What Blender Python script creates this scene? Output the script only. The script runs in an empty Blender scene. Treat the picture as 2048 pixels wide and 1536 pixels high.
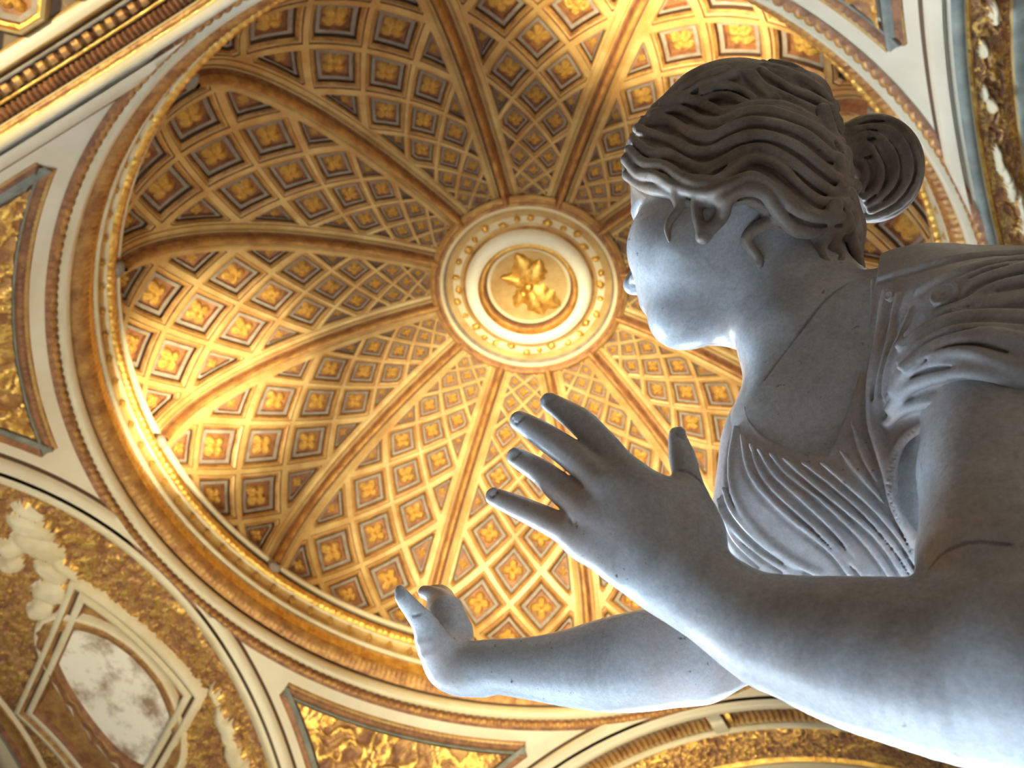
import bpy, math, random
import numpy as np
from mathutils import Matrix, Vector
random.seed(7); RNG = np.random.RandomState(11)
sc = bpy.context.scene
COL = sc.collection
pi = math.pi
# ------------------------------------------------------------------ camera
# ring radius of the dome is 4 m; camera stands low beside the statue looking up at 57 degrees
S = 4.0; ZR = 7.484
CAMP = np.array([-0.6331, 0.9306, -1.496]) * S + np.array([0, 0, ZR])
RC = np.array([[-0.87818047, -0.47272441, 0.07301161],
               [0.36355554, -0.7588361, -0.54036575],
               [0.31084792, -0.44799487, 0.83825662]])   # rows: right, down, forward
FPX = 1691.2
cam_d = bpy.data.cameras.new('camera'); cam = bpy.data.objects.new('camera', cam_d); COL.objects.link(cam)
r_, d_, f_ = RC
cam.matrix_world = Matrix(((r_[0], -d_[0], -f_[0], CAMP[0]), (r_[1], -d_[1], -f_[1], CAMP[1]),
                           (r_[2], -d_[2], -f_[2], CAMP[2]), (0, 0, 0, 1)))
cam_d.sensor_width = 36; cam_d.lens = FPX / 2048 * 36
cam_d.clip_start = 0.02; cam_d.clip_end = 100
cam_d.dof.use_dof = True; cam_d.dof.focus_distance = 0.82; cam_d.dof.aperture_fstop = 10.5
sc.camera = cam
def W(p):
    p = np.asarray(p, float); return p * S + np.array([0, 0, ZR])
def C2W(p):      # statue frame (x right, y down, z away from the lens) to world
    return np.asarray(p) @ RC + CAMP
# ------------------------------------------------------------------ objects
def link(name, verts, faces, mats, parent=None, matidx=None, smooth=True):
    me = bpy.data.meshes.new(name)
    verts = np.ascontiguousarray(verts, dtype=np.float32)
    if isinstance(faces, np.ndarray):
        nf, k = faces.shape
        me.vertices.add(len(verts)); me.vertices.foreach_set('co', verts.ravel())
        me.loops.add(nf * k); me.loops.foreach_set('vertex_index', faces.astype(np.int32).ravel())
        me.polygons.add(nf); me.polygons.foreach_set('loop_start', np.arange(nf, dtype=np.int32) * k)
        me.polygons.foreach_set('loop_total', np.full(nf, k, dtype=np.int32))
        me.update(calc_edges=True); me.validate()
    else:
        me.from_pydata(verts.tolist(), [], faces); me.update()
    if not isinstance(mats, (list, tuple)): mats = [mats]
    for m in mats: me.materials.append(m)
    if matidx is not None: me.polygons.foreach_set('material_index', np.asarray(matidx, dtype=np.int32))
    if smooth: me.polygons.foreach_set('use_smooth', np.ones(len(me.polygons), dtype=bool))
    o = bpy.data.objects.new(name, me); COL.objects.link(o)
    if parent is not None: o.parent = parent
    return o
def empty(name, loc=(0, 0, 0)):
    o = bpy.data.objects.new(name, None); COL.objects.link(o); o.location = loc; o.empty_display_size = .1
    return o
def tag(o, label=None, cat=None, group=None, kind=None):
    if label: o['label'] = label
    if cat: o['category'] = cat
    if group: o['group'] = group
    if kind: o['kind'] = kind
    return o
class MB:
    def __init__(s): s.v = []; s.f = []; s.m = []; s.n = 0
    def add(s, V, F, m=0):
        V = np.asarray(V, float).reshape(-1, 3)
        s.v.append(V); s.f += [tuple(int(i) + s.n for i in f) for f in F]
        s.m += ([m] * len(F) if np.isscalar(m) else list(m)); s.n += len(V)
    def grid(s, P, m=0, closeu=False):   # P (nu,nv,3); m scalar or (nv-1,) per column
        nu, nv = P.shape[:2]; F = []; M = []
        for i in range(nu if closeu else nu - 1):
            i2 = (i + 1) % nu
            for j in range(nv - 1):
                F.append((i * nv + j, i * nv + j + 1, i2 * nv + j + 1, i2 * nv + j))
                M.append(m if np.isscalar(m) else m[j])
        s.add(P.reshape(-1, 3), F, M)
    def build(s, name, mats, parent=None, smooth=True):
        V = np.concatenate(s.v) if s.v else np.zeros((0, 3))
        return link(name, V, s.f, mats, parent, s.m, smooth)
def boxv(x0, x1, y0, y1, z0, z1):
    V = [(x, y, z) for x in (x0, x1) for y in (y0, y1) for z in (z0, z1)]
    F = [(0, 1, 3, 2), (4, 6, 7, 5), (0, 4, 5, 1), (2, 3, 7, 6), (0, 2, 6, 4), (1, 5, 7, 3)]
    return V, F
# ------------------------------------------------------------------ materials
def mat(name, col, rough=.6, metal=0., col2=None, scale=6., bump=0., bscale=30., spec=.5, detail=5, p0=.36, p1=.66):
    m = bpy.data.materials.new(name); m.use_nodes = True; nt = m.node_tree; N = nt.nodes; L = nt.links
    b = N['Principled BSDF']; b.inputs['Roughness'].default_value = rough; b.inputs['Metallic'].default_value = metal
    b.inputs['Base Color'].default_value = (*col, 1); b.inputs['Specular IOR Level'].default_value = spec
    tc = N.new('ShaderNodeTexCoord')
    if col2 is not None:
        n = N.new('ShaderNodeTexNoise'); n.inputs['Scale'].default_value = scale; n.inputs['Detail'].default_value = detail
        n.inputs['Roughness'].default_value = .65
        L.new(tc.outputs['Object'], n.inputs['Vector'])
        r = N.new('ShaderNodeValToRGB'); r.color_ramp.elements[0].position = p0; r.color_ramp.elements[1].position = p1
        r.color_ramp.elements[0].color = (*col2, 1); r.color_ramp.elements[1].color = (*col, 1)
        L.new(n.outputs['Fac'], r.inputs['Fac']); L.new(r.outputs['Color'], b.inputs['Base Color'])
    if bump:
        n2 = N.new('ShaderNodeTexNoise'); n2.inputs['Scale'].default_value = bscale; n2.inputs['Detail'].default_value = 4
        L.new(tc.outputs['Object'], n2.inputs['Vector'])
        bp = N.new('ShaderNodeBump'); bp.inputs['Strength'].default_value = bump; bp.inputs['Distance'].default_value = .02
        L.new(n2.outputs['Fac'], bp.inputs['Height']); L.new(bp.outputs['Normal'], b.inputs['Normal'])
    return m
CREAM = mat('cream_stucco', (.72, .60, .40), .55, col2=(.60, .47, .27), scale=1.6)
WHITE = mat('ivory_stucco', (.66, .56, .40), .5, col2=(.58, .47, .31), scale=1.2)
BAR = mat('gilt_cream_bar', (.57, .385, .145), .42, .15, col2=(.41, .215, .065), scale=3)
GOLD = mat('gold_leaf', (.88, .56, .14), .33, .75, col2=(.55, .27, .05), scale=9, bump=.5, bscale=40)
OCHRE = mat('ochre_gilding', (.52, .27, .07), .45, .35, col2=(.26, .10, .03), scale=7, bump=.4)
RUST = mat('red_brown_ground', (.34, .14, .05), .6, .1, col2=(.16, .06, .025), scale=9)
DARK = mat('dark_brown_groove', (.09, .045, .02), .7)
GREY = mat('grey_fillet', (.30, .245, .19), .6, col2=(.20, .15, .11), scale=8)
SLATE = mat('grey_green_fillet', (.24, .24, .19), .6, col2=(.13, .13, .10), scale=5)
MAROON = mat('maroon_disc', (.12, .012, .01), .5)
PAINT = mat('painted_oval', (.86, .76, .58), .5, col2=(.32, .19, .10), scale=2.6, detail=8, p0=.34, p1=.52)
IVORY = mat('ivory_ring', (.86, .80, .64), .5, col2=(.78, .70, .52), scale=2)
MATS = [CREAM, WHITE, BAR, GOLD, OCHRE, RUST, DARK, GREY, SLATE, MAROON, PAINT, IVORY]
cCREAM, cWHITE, cBAR, cGOLD, cOCHRE, cRUST, cDARK, cGREY, cSLATE, cMAROON, cPAINT, cIVORY = range(12)
# ================================================================== the dome
ZB, RB, HZ, RO = 0.2355, 0.9825, 0.5485, 0.2668
ceiling = empty('ceiling'); tag(ceiling, 'gilded coffered dome on four decorated arches, high above the statue', 'ceiling', kind='structure')
def dome_pt(az, t, h=0.):         # az degrees, t degrees along the meridian, h height towards the room
    a = np.radians(az); tt = np.radians(t)
    c, s_ = np.cos(tt), np.sin(tt)
    nx, nz = c / RB, s_ / HZ; ln = np.sqrt(nx * nx + nz * nz)
    r = RB * c - h * nx / ln; z = ZB + HZ * s_ - h * nz / ln
    return W(np.stack([r * np.cos(a), r * np.sin(a), z + 0 * a], -1))
TK = np.array([-5., 5.5, 16.6, 27.3, 35.2, 42.7, 49.4, 54.7, 59.2, 62.9, 65.9, 68.4, 70.5, 72.3, 73.8])
KK = np.arange(-1, 14.)
def t_of_k(k): return np.interp(k, KK, TK)
# smooth the row spacing with a cubic through the measured rows
_cf = np.polyfit(KK, TK, 6)
def t_of_k(k): return np.polyval(_cf, k)
TTOP = 73.2; TBOT = 1.6; RIBH = 0.037
def k_of_t(t):
    ks = np.linspace(-1, 13.2, 600); return np.interp(t, t_of_k(ks), ks)
KB, KT = k_of_t(TBOT), k_of_t(TTOP)
# metric-ish plane for a panel: x = az * cos t (shrinks), handled by clipping in (az, k) with curved side border
def border_az(t): return 15 - np.degrees((RIBH) / (RB * np.cos(np.radians(t))))
def clip(poly, fn):
    out = []; n = len(poly)
    for i in range(n):
        a, b = poly[i], poly[(i + 1) % n]; fa, fb = fn(a), fn(b)
        if fa >= 0: out.append(a)
        if (fa >= 0) != (fb >= 0):
            s_ = fa / (fa - fb); out.append((a[0] + (b[0] - a[0]) * s_, a[1] + (b[1] - a[1]) * s_))
    return out
def local(az, k):                 # local metric coordinates (fit units) about the panel axis
    t = t_of_k(k); tt = np.radians(t)
    return np.array([np.radians(az) * RB * np.cos(tt), arc_of_t(t)])
_ts = np.linspace(-8, 80, 800); _seg = np.hypot(np.diff(RB * np.cos(np.radians(_ts))), np.diff(HZ * np.sin(np.radians(_ts))))
_arc = np.concatenate([[0], np.cumsum(_seg)])
def arc_of_t(t): return np.interp(t, _ts, _arc)
rosette_sites = []
def panel_cells():
    mb = []
    for k in range(-1, 14):
        for i in range(-3, 4):
            if (i + k) % 2: continue
            poly = [(6. * (i + 1), k), (6. * i, k + 1), (6. * (i - 1), k), (6. * i, k - 1)]
            poly = clip(poly, lambda p: p[1] - KB); 
            if len(poly) < 3: continue
            poly = clip(poly, lambda p: KT - p[1])
            if len(poly) < 3: continue
            for sg in (1, -1):
                poly = clip(poly, lambda p: border_az(t_of_k(p[1])) - sg * p[0])
                if len(poly) < 3: break
            if len(poly) < 3: continue
            P = np.array(poly)
            # drop slivers
            LP = np.array([local(*q) for q in P])
            x, y = LP.T; area = abs(np.dot(x, np.roll(y, 1)) - np.dot(y, np.roll(x, 1))) / 2
            full = 2 * (np.radians(6) * RB * np.cos(np.radians(t_of_k(k)))) * (arc_of_t(t_of_k(k + .5)) - arc_of_t(t_of_k(k - .5))) 
            mb.append((i, k, P, area / full))
    return mb
CELLS = panel_cells()
def cell_mesh(mb, P, frac, az0):
    LP = np.array([local(*q) for q in P]); n = len(P)
    # incentre-like point: weight vertices by opposite edge lengths (triangles), centroid otherwise
    el = np.linalg.norm(np.roll(LP, -1, 0) - LP, axis=1)
    if n == 3:
        w = np.array([el[1], el[2], el[0]]); c = (P * w[:, None]).sum(0) / w.sum()
    else:
        mid = (P + np.roll(P, -1, 0)) / 2; c = (mid * el[:, None]).sum(0) / el.sum()
    lc = local(*c); dmin = 1e9
    for a in range(n):
        A, B = LP[a], LP[(a + 1) % n]; d = B - A; L_ = np.hypot(*d)
        if L_ < 1e-6: continue
        dmin = min(dmin, abs(d[0] * (lc[1] - A[1]) - d[1] * (lc[0] - A[0])) / L_)
    # full coffer inradius at this row, sets the moulding widths
    k = c[1]; hw = np.radians(6) * RB * np.cos(np.radians(t_of_k(k))); hh = (arc_of_t(t_of_k(k + 1)) - arc_of_t(t_of_k(k - 1))) / 2
    rin = hw * hh / np.hypot(hw, hh)
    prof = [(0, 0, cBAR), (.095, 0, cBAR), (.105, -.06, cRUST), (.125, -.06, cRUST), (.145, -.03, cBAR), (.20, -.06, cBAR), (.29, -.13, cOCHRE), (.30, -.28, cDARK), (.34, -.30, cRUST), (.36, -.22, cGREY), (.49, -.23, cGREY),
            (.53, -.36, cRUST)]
    m = 5; rings = []
    base = []
    for a in range(n):
        for j in range(m): base.append(P[a] + (P[(a + 1) % n] - P[a]) * j / m)
    base = np.array(base); N = len(base)
    prev = None; V = []; F = []; M = []
    nr = 0
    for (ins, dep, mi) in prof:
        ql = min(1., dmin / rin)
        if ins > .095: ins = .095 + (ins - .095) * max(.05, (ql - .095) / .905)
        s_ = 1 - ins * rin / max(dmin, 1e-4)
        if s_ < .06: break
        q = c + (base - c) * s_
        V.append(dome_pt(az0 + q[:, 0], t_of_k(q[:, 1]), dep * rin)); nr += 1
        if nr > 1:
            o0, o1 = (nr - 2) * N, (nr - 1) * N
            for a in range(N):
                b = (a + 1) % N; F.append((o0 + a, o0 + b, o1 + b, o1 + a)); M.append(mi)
    lastdep = prof[nr - 1][1]
    V.append(dome_pt(np.array([az0 + c[0]]), np.array([t_of_k(c[1])]), lastdep * rin)); ci = nr * N
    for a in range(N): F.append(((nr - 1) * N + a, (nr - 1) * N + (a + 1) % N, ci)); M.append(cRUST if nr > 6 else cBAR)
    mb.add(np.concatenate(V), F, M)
    return c, rin, dmin
# rosette: four lobed gold flower, modelled once
def rosette_mesh():
    mb = MB(); nu, nv = 32, 7; P = np.zeros((nu, nv, 3))
    for i in range(nu):
        a = 2 * pi * i / nu
        for j in range(nv):
            r = j / (nv - 1); lobe = .52 + .48 * abs(math.cos(2 * a)) ** .6
            h = (.55 - .5 * r ** 2) * (1 if r < .3 else .75 + .25 * abs(math.cos(2 * a))) + .12 * math.exp(-((r - .6) / .18) ** 2) * abs(math.cos(2 * a)) 
            if r < .3: h -= .55 * (1 - r / .3)
            P[i, j] = (math.cos(a) * r * lobe, math.sin(a) * r * lobe, h if j < nv - 1 else -.05)
    mb.grid(P, 0, True)
    me = mb.build('rosette', [GOLD]).data
    o = [x for x in COL.objects if x.data == me][0]; bpy.data.objects.remove(o)
    return me
ROS = rosette_mesh()
def place_on(name, me, pos, nrm, tang, sx, sy, sz, parent):
    z = Vector(nrm).normalized(); x = Vector(tang); x = (x - z * x.dot(z)).normalized(); y = z.cross(x)
    o = bpy.data.objects.new(name, me); COL.objects.link(o); o.parent = parent
    M_ = Matrix((x * sx, y * sy, z * sz)).transposed().to_4x4(); M_.translation = Vector(pos); o.matrix_world = M_; o.matrix_basis = M_
    return o
for w in range(12):
    az0 = 30 * w; mb = MB(); sites = []
    for (i, k, P, frac) in CELLS:
        if frac < .001: continue
        c, rin, dmin = cell_mesh(mb, P, frac, az0)
        sites.append((c, rin, dmin, frac))
    # raised cream border along the ribs and the springing
    for sg in (1, -1):
        t = np.linspace(TBOT, TTOP, 50); G = []
        for off, h in ((0, -.004), (0, .004), (.009, .006), (.016, .002), (.018, -.012)):
            az = 15 - np.degrees((RIBH - off) / (RB * np.cos(np.radians(t)))); G.append(dome_pt(az0 + sg * az, t, h))
        mb.grid(np.stack(G, 1), cBAR)
    aa = np.linspace(-14.6, 14.6, 24)
    G = [dome_pt(az0 + aa, np.full(24, tt_), h) for tt_, h in ((TBOT + .9, -.004), (TBOT + .9, .005), (TBOT + .1, .007), (TBOT - .6, .004), (TBOT - 1.0, -.01))]
    mb.grid(np.stack(G, 1), cCREAM)
    pan = mb.build('coffered_panel', MATS, ceiling, smooth=False)
    for (c, rin, dmin, frac) in sites:
        if frac < .3 or c[1] > 11.5: continue
        p = dome_pt(np.array([az0 + c[0]]), np.array([t_of_k(c[1])]), -.36 * rin)[0]
        p2 = dome_pt(np.array([az0 + c[0]]), np.array([t_of_k(c[1])]), .2)[0]
        p3 = dome_pt(np.array([az0 + c[0]]), np.array([t_of_k(c[1]) + 1]), 0.)[0]
        s_ = min(rin, dmin * 1.05) * S * .54
        place_on('rosette', ROS, p, p2 - p, p3 - p, s_, s_, s_ * .75, pan)
# ribs
for w in range(12):
    az0 = 15 + 30 * w; mb = MB(); t = np.linspace(.2, 73.6, 60); G = []; cols = []
    prof = [(-.0225, -.014, cDARK), (-.0205, .004, cDARK), (-.0165, .007, cBAR), (-.0140, -.006, cDARK), (-.010, .018, cRUST), (-.005, .032, cRUST), (.005, .032, cOCHRE), (.010, .018, cOCHRE), (.0140, -.006, cRUST), (.0165, .007, cDARK), (.0205, .004, cBAR), (.0225, -.014, cDARK)]  # dark side grooves and one darker flank paint in the rib's shadow
    for off, h, mi in prof:
        G.append(dome_pt(az0 + np.degrees(off / (RB * np.cos(np.radians(t)))), t, h)); cols.append(mi)
    mb.grid(np.stack(G, 1), cols[1:])
    mb.build('rib', MATS, ceiling)
    # little cartouche where the rib lands on the cornice
    mb = MB(); nu = 12
    c0 = np.array([RB * .985 * math.cos(math.radians(az0)), RB * .985 * math.sin(math.radians(az0)), ZB - .003])
    for i in range(6):
        pass
    th = np.linspace(0, pi, 9); ph = np.linspace(0, 2 * pi, 13)[:-1]; P = np.zeros((12, 9, 3))
    er = np.array([math.cos(math.radians(az0)), math.sin(math.radians(az0)), 0]); et = np.array([-er[1], er[0], 0]); ez = np.array([0, 0, 1.])
    for a in range(12):
        for b in range(9):
            P[a, b] = c0 + er * .012 * math.sin(th[b]) * math.cos(ph[a]) + et * .022 * math.sin(th[b]) * math.sin(ph[a]) + ez * .016 * math.cos(th[b])
    mb.grid(W(P), cGREY, True); mb.build('rib_foot', MATS, ceiling)
# ------------------------------------------------------------------ rings of revolution
def revolve(name, prof, n=360, und=None, parent=ceiling, mats=MATS, seam=0.):
    a = np.arange(n) * 2 * pi / n; G = []; cols = []
    for j, (r, z, mi) in enumerate(prof):
        rr = np.full(n, r, float); zz = np.full(n, z, float)
        if und is not None: dr, dz = und(a, j); rr = rr + dr; zz = zz + dz
        G.append(W(np.stack([rr * np.cos(a), rr * np.sin(a), zz], 1))); cols.append(mi)
    mb = MB(); mb.grid(np.stack(G, 1), cols[1:], True)
    return mb.build(name, mats, parent)
def beads(n, amp, js, sharp=1.):
    def f(a, j):
        v = (np.abs(np.cos(a * n / 2)) ** sharp) * amp * (1 if j in js else 0)
        return -v, 0 * v
    return f
revolve('bead_moulding', [(1.010, -.012, cDARK), (1.004, -.007, cRUST), (.998, .000, cOCHRE), (1.000, .012, cRUST), (1.006, .016, cDARK)], 1800, beads(300, .005, (1, 2, 3), .7))
revolve('cream_fillet', [(1.006, .016, cDARK), (.988, .018, cCREAM), (.984, .026, cWHITE), (.984, .040, cCREAM), (.992, .052, cCREAM), (1.000, .056, cDARK)], 240)
revolve('gold_moulding', [(1.000, .056, cDARK), (.998, .064, cDARK), (.984, .070, cOCHRE), (.976, .085, cOCHRE), (.975, .100, cOCHRE), (.978, .120, cGOLD), (.984, .138, cGOLD), (.992, .143, cRUST)], 1920, beads(400, .0028, (2, 3, 4, 5, 6), .8))
revolve('rosette_frieze', [(.992, .143, cRUST), (.978, .145, cCREAM), (.978, .155, cCREAM), (.988, .158, cCREAM), (.990, .180, cBAR), (.988, .198, cBAR), (.980, .200, cCREAM)], 720, None)
revolve('leaf_moulding', [(.980, .200, cCREAM), (.974, .202, cGOLD), (.970, .210, cGOLD), (.972, .222, cGOLD), (.975, .228, cRUST), (.985, .238, cDARK), (RB + .004, .250, cDARK)], 1920, beads(320, .0025, (1, 2, 3), .6))
fr = empty('frieze_flower_band'); fr.parent = ceiling
for i in range(96):
    a = 2 * pi * (i + .5) / 96
    if i % 1: continue
    p = W((.985 * math.cos(a), .985 * math.sin(a), .179)); n = (-math.cos(a), -math.sin(a), -.1)
    place_on('flower', ROS, p, n, (0, 0, 1), .052, .04, .05, fr)
# oculus
def oc(r, z): return (r, z)
ZO = ZB + HZ * math.sin(math.acos(RO / RB))
revolve('oculus_moulding', [(.292, ZO - .014, cBAR), (.285, ZO - .024, cBAR), (.276, ZO - .026, cOCHRE), (.270, ZO - .014, cRUST), (.262, ZO - .020, cOCHRE), (.252, ZO - .018, cCREAM), (.246, ZO - .002, cGREY)], 240)
revolve('grotesque_band', [(.246, ZO - .002, cGREY), (.225, ZO + .002, cBAR), (.205, ZO + .003, cCREAM), (.195, ZO + .004, cBAR), (.188, ZO - .004, cOCHRE)], 240)
revolve('cream_ring', [(.188, ZO - .004, cOCHRE), (.184, ZO - .016, cIVORY), (.174, ZO - .024, cIVORY), (.160, ZO - .026, cIVORY), (.148, ZO - .020, cIVORY), (.143, ZO - .008, cOCHRE)], 240)
revolve('gold_ring', [(.143, ZO - .008, cOCHRE), (.138, ZO - .012, cGOLD), (.132, ZO - .008, cOCHRE), (.128, ZO + .006, cRUST), (.125, ZO + .012, cDARK)], 720, beads(120, .003, (1, 2), .7))
revolve('medallion_field', [(.125, ZO + .012, cDARK), (.115, ZO + .013, cCREAM), (.06, ZO + .014, cBAR), (.0005, ZO + .014, cBAR)], 120)
# gilded eagle-like foliage figure in the medallion: two crossed double leaves with a boss
mb = MB()
def leaf(cx, cy, ang, L_, wd, h=.014, z0=.014):
    P = np.zeros((14, 7, 3))
    for i in range(14):
        s_ = i / 13; ww = wd * math.sin(pi * min(1, .06 + s_ * .94)) ** .7 * (1 + .18 * math.sin(s_ * 22))
        for j in range(7):
            v = (j - 3) / 3
            x = s_ * L_; y = v * ww + .12 * L_ * math.sin(s_ * 2.2); z = ZO + z0 - h * (1 - v * v) * (.5 + .5 * math.sin(pi * s_)) - .001
            P[i, j] = (cx + x * math.cos(ang) - y * math.sin(ang), cy + x * math.sin(ang) + y * math.cos(ang), z)
    mb.grid(W(P), cGOLD)
def imgdir(u, v):   # ceiling-plane direction that shows along the picture's right/down
    d = u * RC[0][:2] + v * RC[1][:2]; return math.atan2(d[1], d[0])
for (u, v, L_, wd) in ((-.35, -1, .105, .026), (.25, -1, .09, .022), (1, .62, .11, .028), (.5, 1, .10, .024), (-1, -.25, .085, .016), (-.4, 1, .08, .015)):
    leaf(0, 0, imgdir(u, v), L_ * 1.05, wd * 1.35)
th = np.linspace(0, pi / 2, 6); P = np.zeros((16, 6, 3))
for cx, cy, rr in ((0, 0, .018), (.022, -.012, .014)):
    for a in range(16):
        for b in range(6):
            P[a, b] = (cx + rr * math.sin(th[b]) * math.cos(a * pi / 8), cy + rr * math.sin(th[b]) * math.sin(a * pi / 8), ZO + .012 - .022 * math.cos(th[b]))
    mb.grid(W(P), cGOLD, True)
mb.build('medallion_relief', MATS, ceiling)
# small cherub-like gold lumps round the grotesque band
mb = MB()
for i in range(30):
    a = 2 * pi * i / 30; rr = .216 + .006 * math.sin(i * 2.1); L_ = .024 if i % 2 else .018
    leaf(rr * math.cos(a) - .01 * math.cos(a), rr * math.sin(a) - .01 * math.sin(a), a + .5 * math.sin(i * 1.7), L_, .009 + .003 * (i % 3), .010, .003)
mb.build('grotesque_relief', MATS, ceiling)
# shell behind the coffers so that no light leaks through
a = np.linspace(0, 2 * pi, 97)[:-1]; t = np.linspace(-2, 90, 40)
G = np.zeros((96, 40, 3))
for i, aa_ in enumerate(a): G[i] = dome_pt(np.full(40, math.degrees(aa_)), t, -.05)
mb = MB(); mb.grid(G, cRUST, True); mb.build('dome_shell', MATS, ceiling)

# ================================================================== pendentives
def rotz(P, k):
    c, s_ = [(1, 0), (0, 1), (-1, 0), (0, -1)][k % 4]
    P = np.asarray(P); return np.stack([P[..., 0] * c - P[..., 1] * s_, P[..., 0] * s_ + P[..., 1] * c, P[..., 2]], -1)
def sph(x, y, h=0.):
    z = np.sqrt(np.maximum(2 - x * x - y * y, 0)); f = 1 - h / math.sqrt(2)
    return np.stack([x * f, y * f, -1 + z * f], -1)
def strip(mb, x, y, nx, ny, prof, k, wave=None):
    # prof: lateral offset along (nx,ny) in plan, height, material
    G = []; cols = []
    for j, (o, h, mi) in enumerate(prof):
        hh = h + (wave(j) if wave else 0)
        G.append(W(rotz(sph(x + nx * o, y + ny * o, hh), k))); cols.append(mi)
    mb.grid(np.stack(G, 1), cols[1:])
def noise2(X, Y, seed, octs=4):   # smooth value noise
    out = 0; amp = 1; tot = 0
    for o in range(octs):
        rs = np.random.RandomState(seed + o * 17); T = rs.rand(64, 64)
        xi = np.floor(X).astype(int); yi = np.floor(Y).astype(int); xf = X - xi; yf = Y - yi
        xf = xf * xf * (3 - 2 * xf); yf = yf * yf * (3 - 2 * yf)
        g = lambda i, j: T[i % 64, j % 64]
        v = (g(xi, yi) * (1 - xf) + g(xi + 1, yi) * xf) * (1 - yf) + (g(xi, yi + 1) * (1 - xf) + g(xi + 1, yi + 1) * xf) * yf
        out = out + v * amp; tot += amp; amp *= .55; X = X * 2.03 + 5.1; Y = Y * 2.03 + 1.7
    return out / tot
def scroll_height(X, Y, seed, freq=1.):
    # acanthus-like relief: ridges of warped noise
    wx = noise2(X * freq * .7 + 3, Y * freq * .7, seed + 50, 2) * 3; wy = noise2(X * freq * .7, Y * freq * .7 + 9, seed + 60, 2) * 3
    n = noise2(X * freq + wx, Y * freq + wy, seed, 3); return 1 - np.abs(2 * n - 1) * 2.2
XI = .945; RI = 1.056
for k in range(4):
    mb = MB()
    na, ns = 90, 16; az = np.linspace(0, 90, na); G = np.zeros((na, ns, 3))
    for i, a in enumerate(az):
        c, s_ = math.cos(math.radians(a)), math.sin(math.radians(a)); rmax = 1 / max(c, s_)
        r = np.linspace(.999, max(rmax, 1.0), ns); G[i] = sph(r * c, r * s_, 0)
    mb.grid(W(rotz(G, k)), cWHITE)
    # ring-parallel mouldings
    amin = math.degrees(math.acos(XI / RI)) ; az = np.radians(np.linspace(amin - .9, 90 - amin + .9, 300))
    cx, cy = np.cos(az), np.sin(az)
    wv = lambda j: .003 * np.abs(np.cos(az * 240)) if j in (2, 3) else 0
    strip(mb, cx, cy, cx, cy, [(.031, .0, cOCHRE), (.034, .004, cOCHRE), (.038, .001, cBAR), (.041, .006, cRUST), (.047, .004, cRUST), (.050, -.001, cRUST)], k, wv)
    strip(mb, cx, cy, cx, cy, [(.049, 0, cSLATE), (.051, .007, cSLATE), (.054, .007, cSLATE), (.056, .002, cDARK)], k)
    # arch-parallel mouldings of the triangular panel
    yy = np.linspace(.452, XI + .002, 120)
    for sw in (0, 1):
        def st(prof):
            G = []; cols = []
            for o, h, mi in prof:
                X = np.full(120, XI + o); Y = yy
                p = sph(X, Y, h) if sw == 0 else sph(Y, X, h)
                G.append(W(rotz(p, k))); cols.append(mi)
            mb.grid(np.stack(G, 1), cols[1:])
        st([(.012, 0, cOCHRE), (.010, .004, cOCHRE), (.004, .002, cRUST), (0, .003, cRUST), (-.004, .008, cSLATE), (-.010, .008, cSLATE), (-.014, .002, cDARK)])
    yy = np.linspace(0, 1.0, 120)
    for sw in (0, 1):
        def st2(prof):
            G = []; cols = []
            for o, h, mi in prof:
                X = np.full(120, o); r2 = np.maximum(X * X + yy * yy, 1.004 ** 2); Y = np.sqrt(np.maximum(r2 - X * X, 0))
                p = sph(X, Y, h) if sw == 0 else sph(Y, X, h)
                G.append(W(rotz(p, k))); cols.append(mi)
            mb.grid(np.stack(G, 1), cols[1:])
        st2([(.972, -.001, cDARK), (.974, .002, cDARK), (.979, .003, cDARK), (.981, .010, cCREAM), (.990, .013, cWHITE), (1.000, .010, cWHITE)])
    pen = mb.build('pendentive', MATS, ceiling)
    # ornamented triangular field with a circular frame
    mb = MB(); na, ns = 130, 60
    amin = math.degrees(math.acos((XI - .014) / RI)); az = np.linspace(amin, 90 - amin, na); G = np.zeros((na, ns, 3)); mi = np.zeros((na - 1, ns - 1), int)
    H = np.zeros((na, ns))
    for i, a in enumerate(az):
        c, s_ = math.cos(math.radians(a)), math.sin(math.radians(a)); rmax = (XI - .014) / max(c, s_)
        r = np.linspace(RI, max(rmax, RI), ns); X, Y = r * c, r * s_
        H[i] = np.clip(scroll_height(X * 26, Y * 26, 5 + k), -.6, 1) * .007 + .006
        G[i] = sph(X, Y, H[i])
    F = []; M = []
    for i in range(na - 1):
        for j in range(ns - 1):
            F.append((i * ns + j, i * ns + j + 1, (i + 1) * ns + j + 1, (i + 1) * ns + j)); h = H[i, j]
            M.append(cRUST if h < .006 else (cOCHRE if h < .011 else cGOLD))
    mb.add(W(rotz(G, k)), F, M)
    cc = np.array([1.150 / math.sqrt(2)] * 2); an = np.linspace(0, 2 * pi, 49)[:-1]
    G = []; cols = []
    for rr, h, m_ in ((.078, .004, cRUST), (.075, .018, cBAR), (.068, .020, cBAR), (.064, .014, cRUST), (.060, .019, cCREAM), (.054, .018, cCREAM), (.050, .012, cRUST), (.047, .014, cMAROON), (.02, .014, cMAROON), (.0005, .014, cMAROON)):
        # circle measured on the sphere: radial direction is foreshortened in plan
        ex = np.array([1, 1]) / math.sqrt(2); ey = np.array([-1, 1]) / math.sqrt(2)
        x = cc[0] + rr * (.62 * np.cos(an) * ex[0] + np.sin(an) * ey[0]); y = cc[1] + rr * (.62 * np.cos(an) * ex[1] + np.sin(an) * ey[1])
        G.append(W(rotz(sph(x, y, h), k))); cols.append(m_)
    mb.grid(np.stack(G, 1), cols[1:], True)
    # inner ribbon triangle
    mb.build('pendentive_field', MATS, pen)

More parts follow.
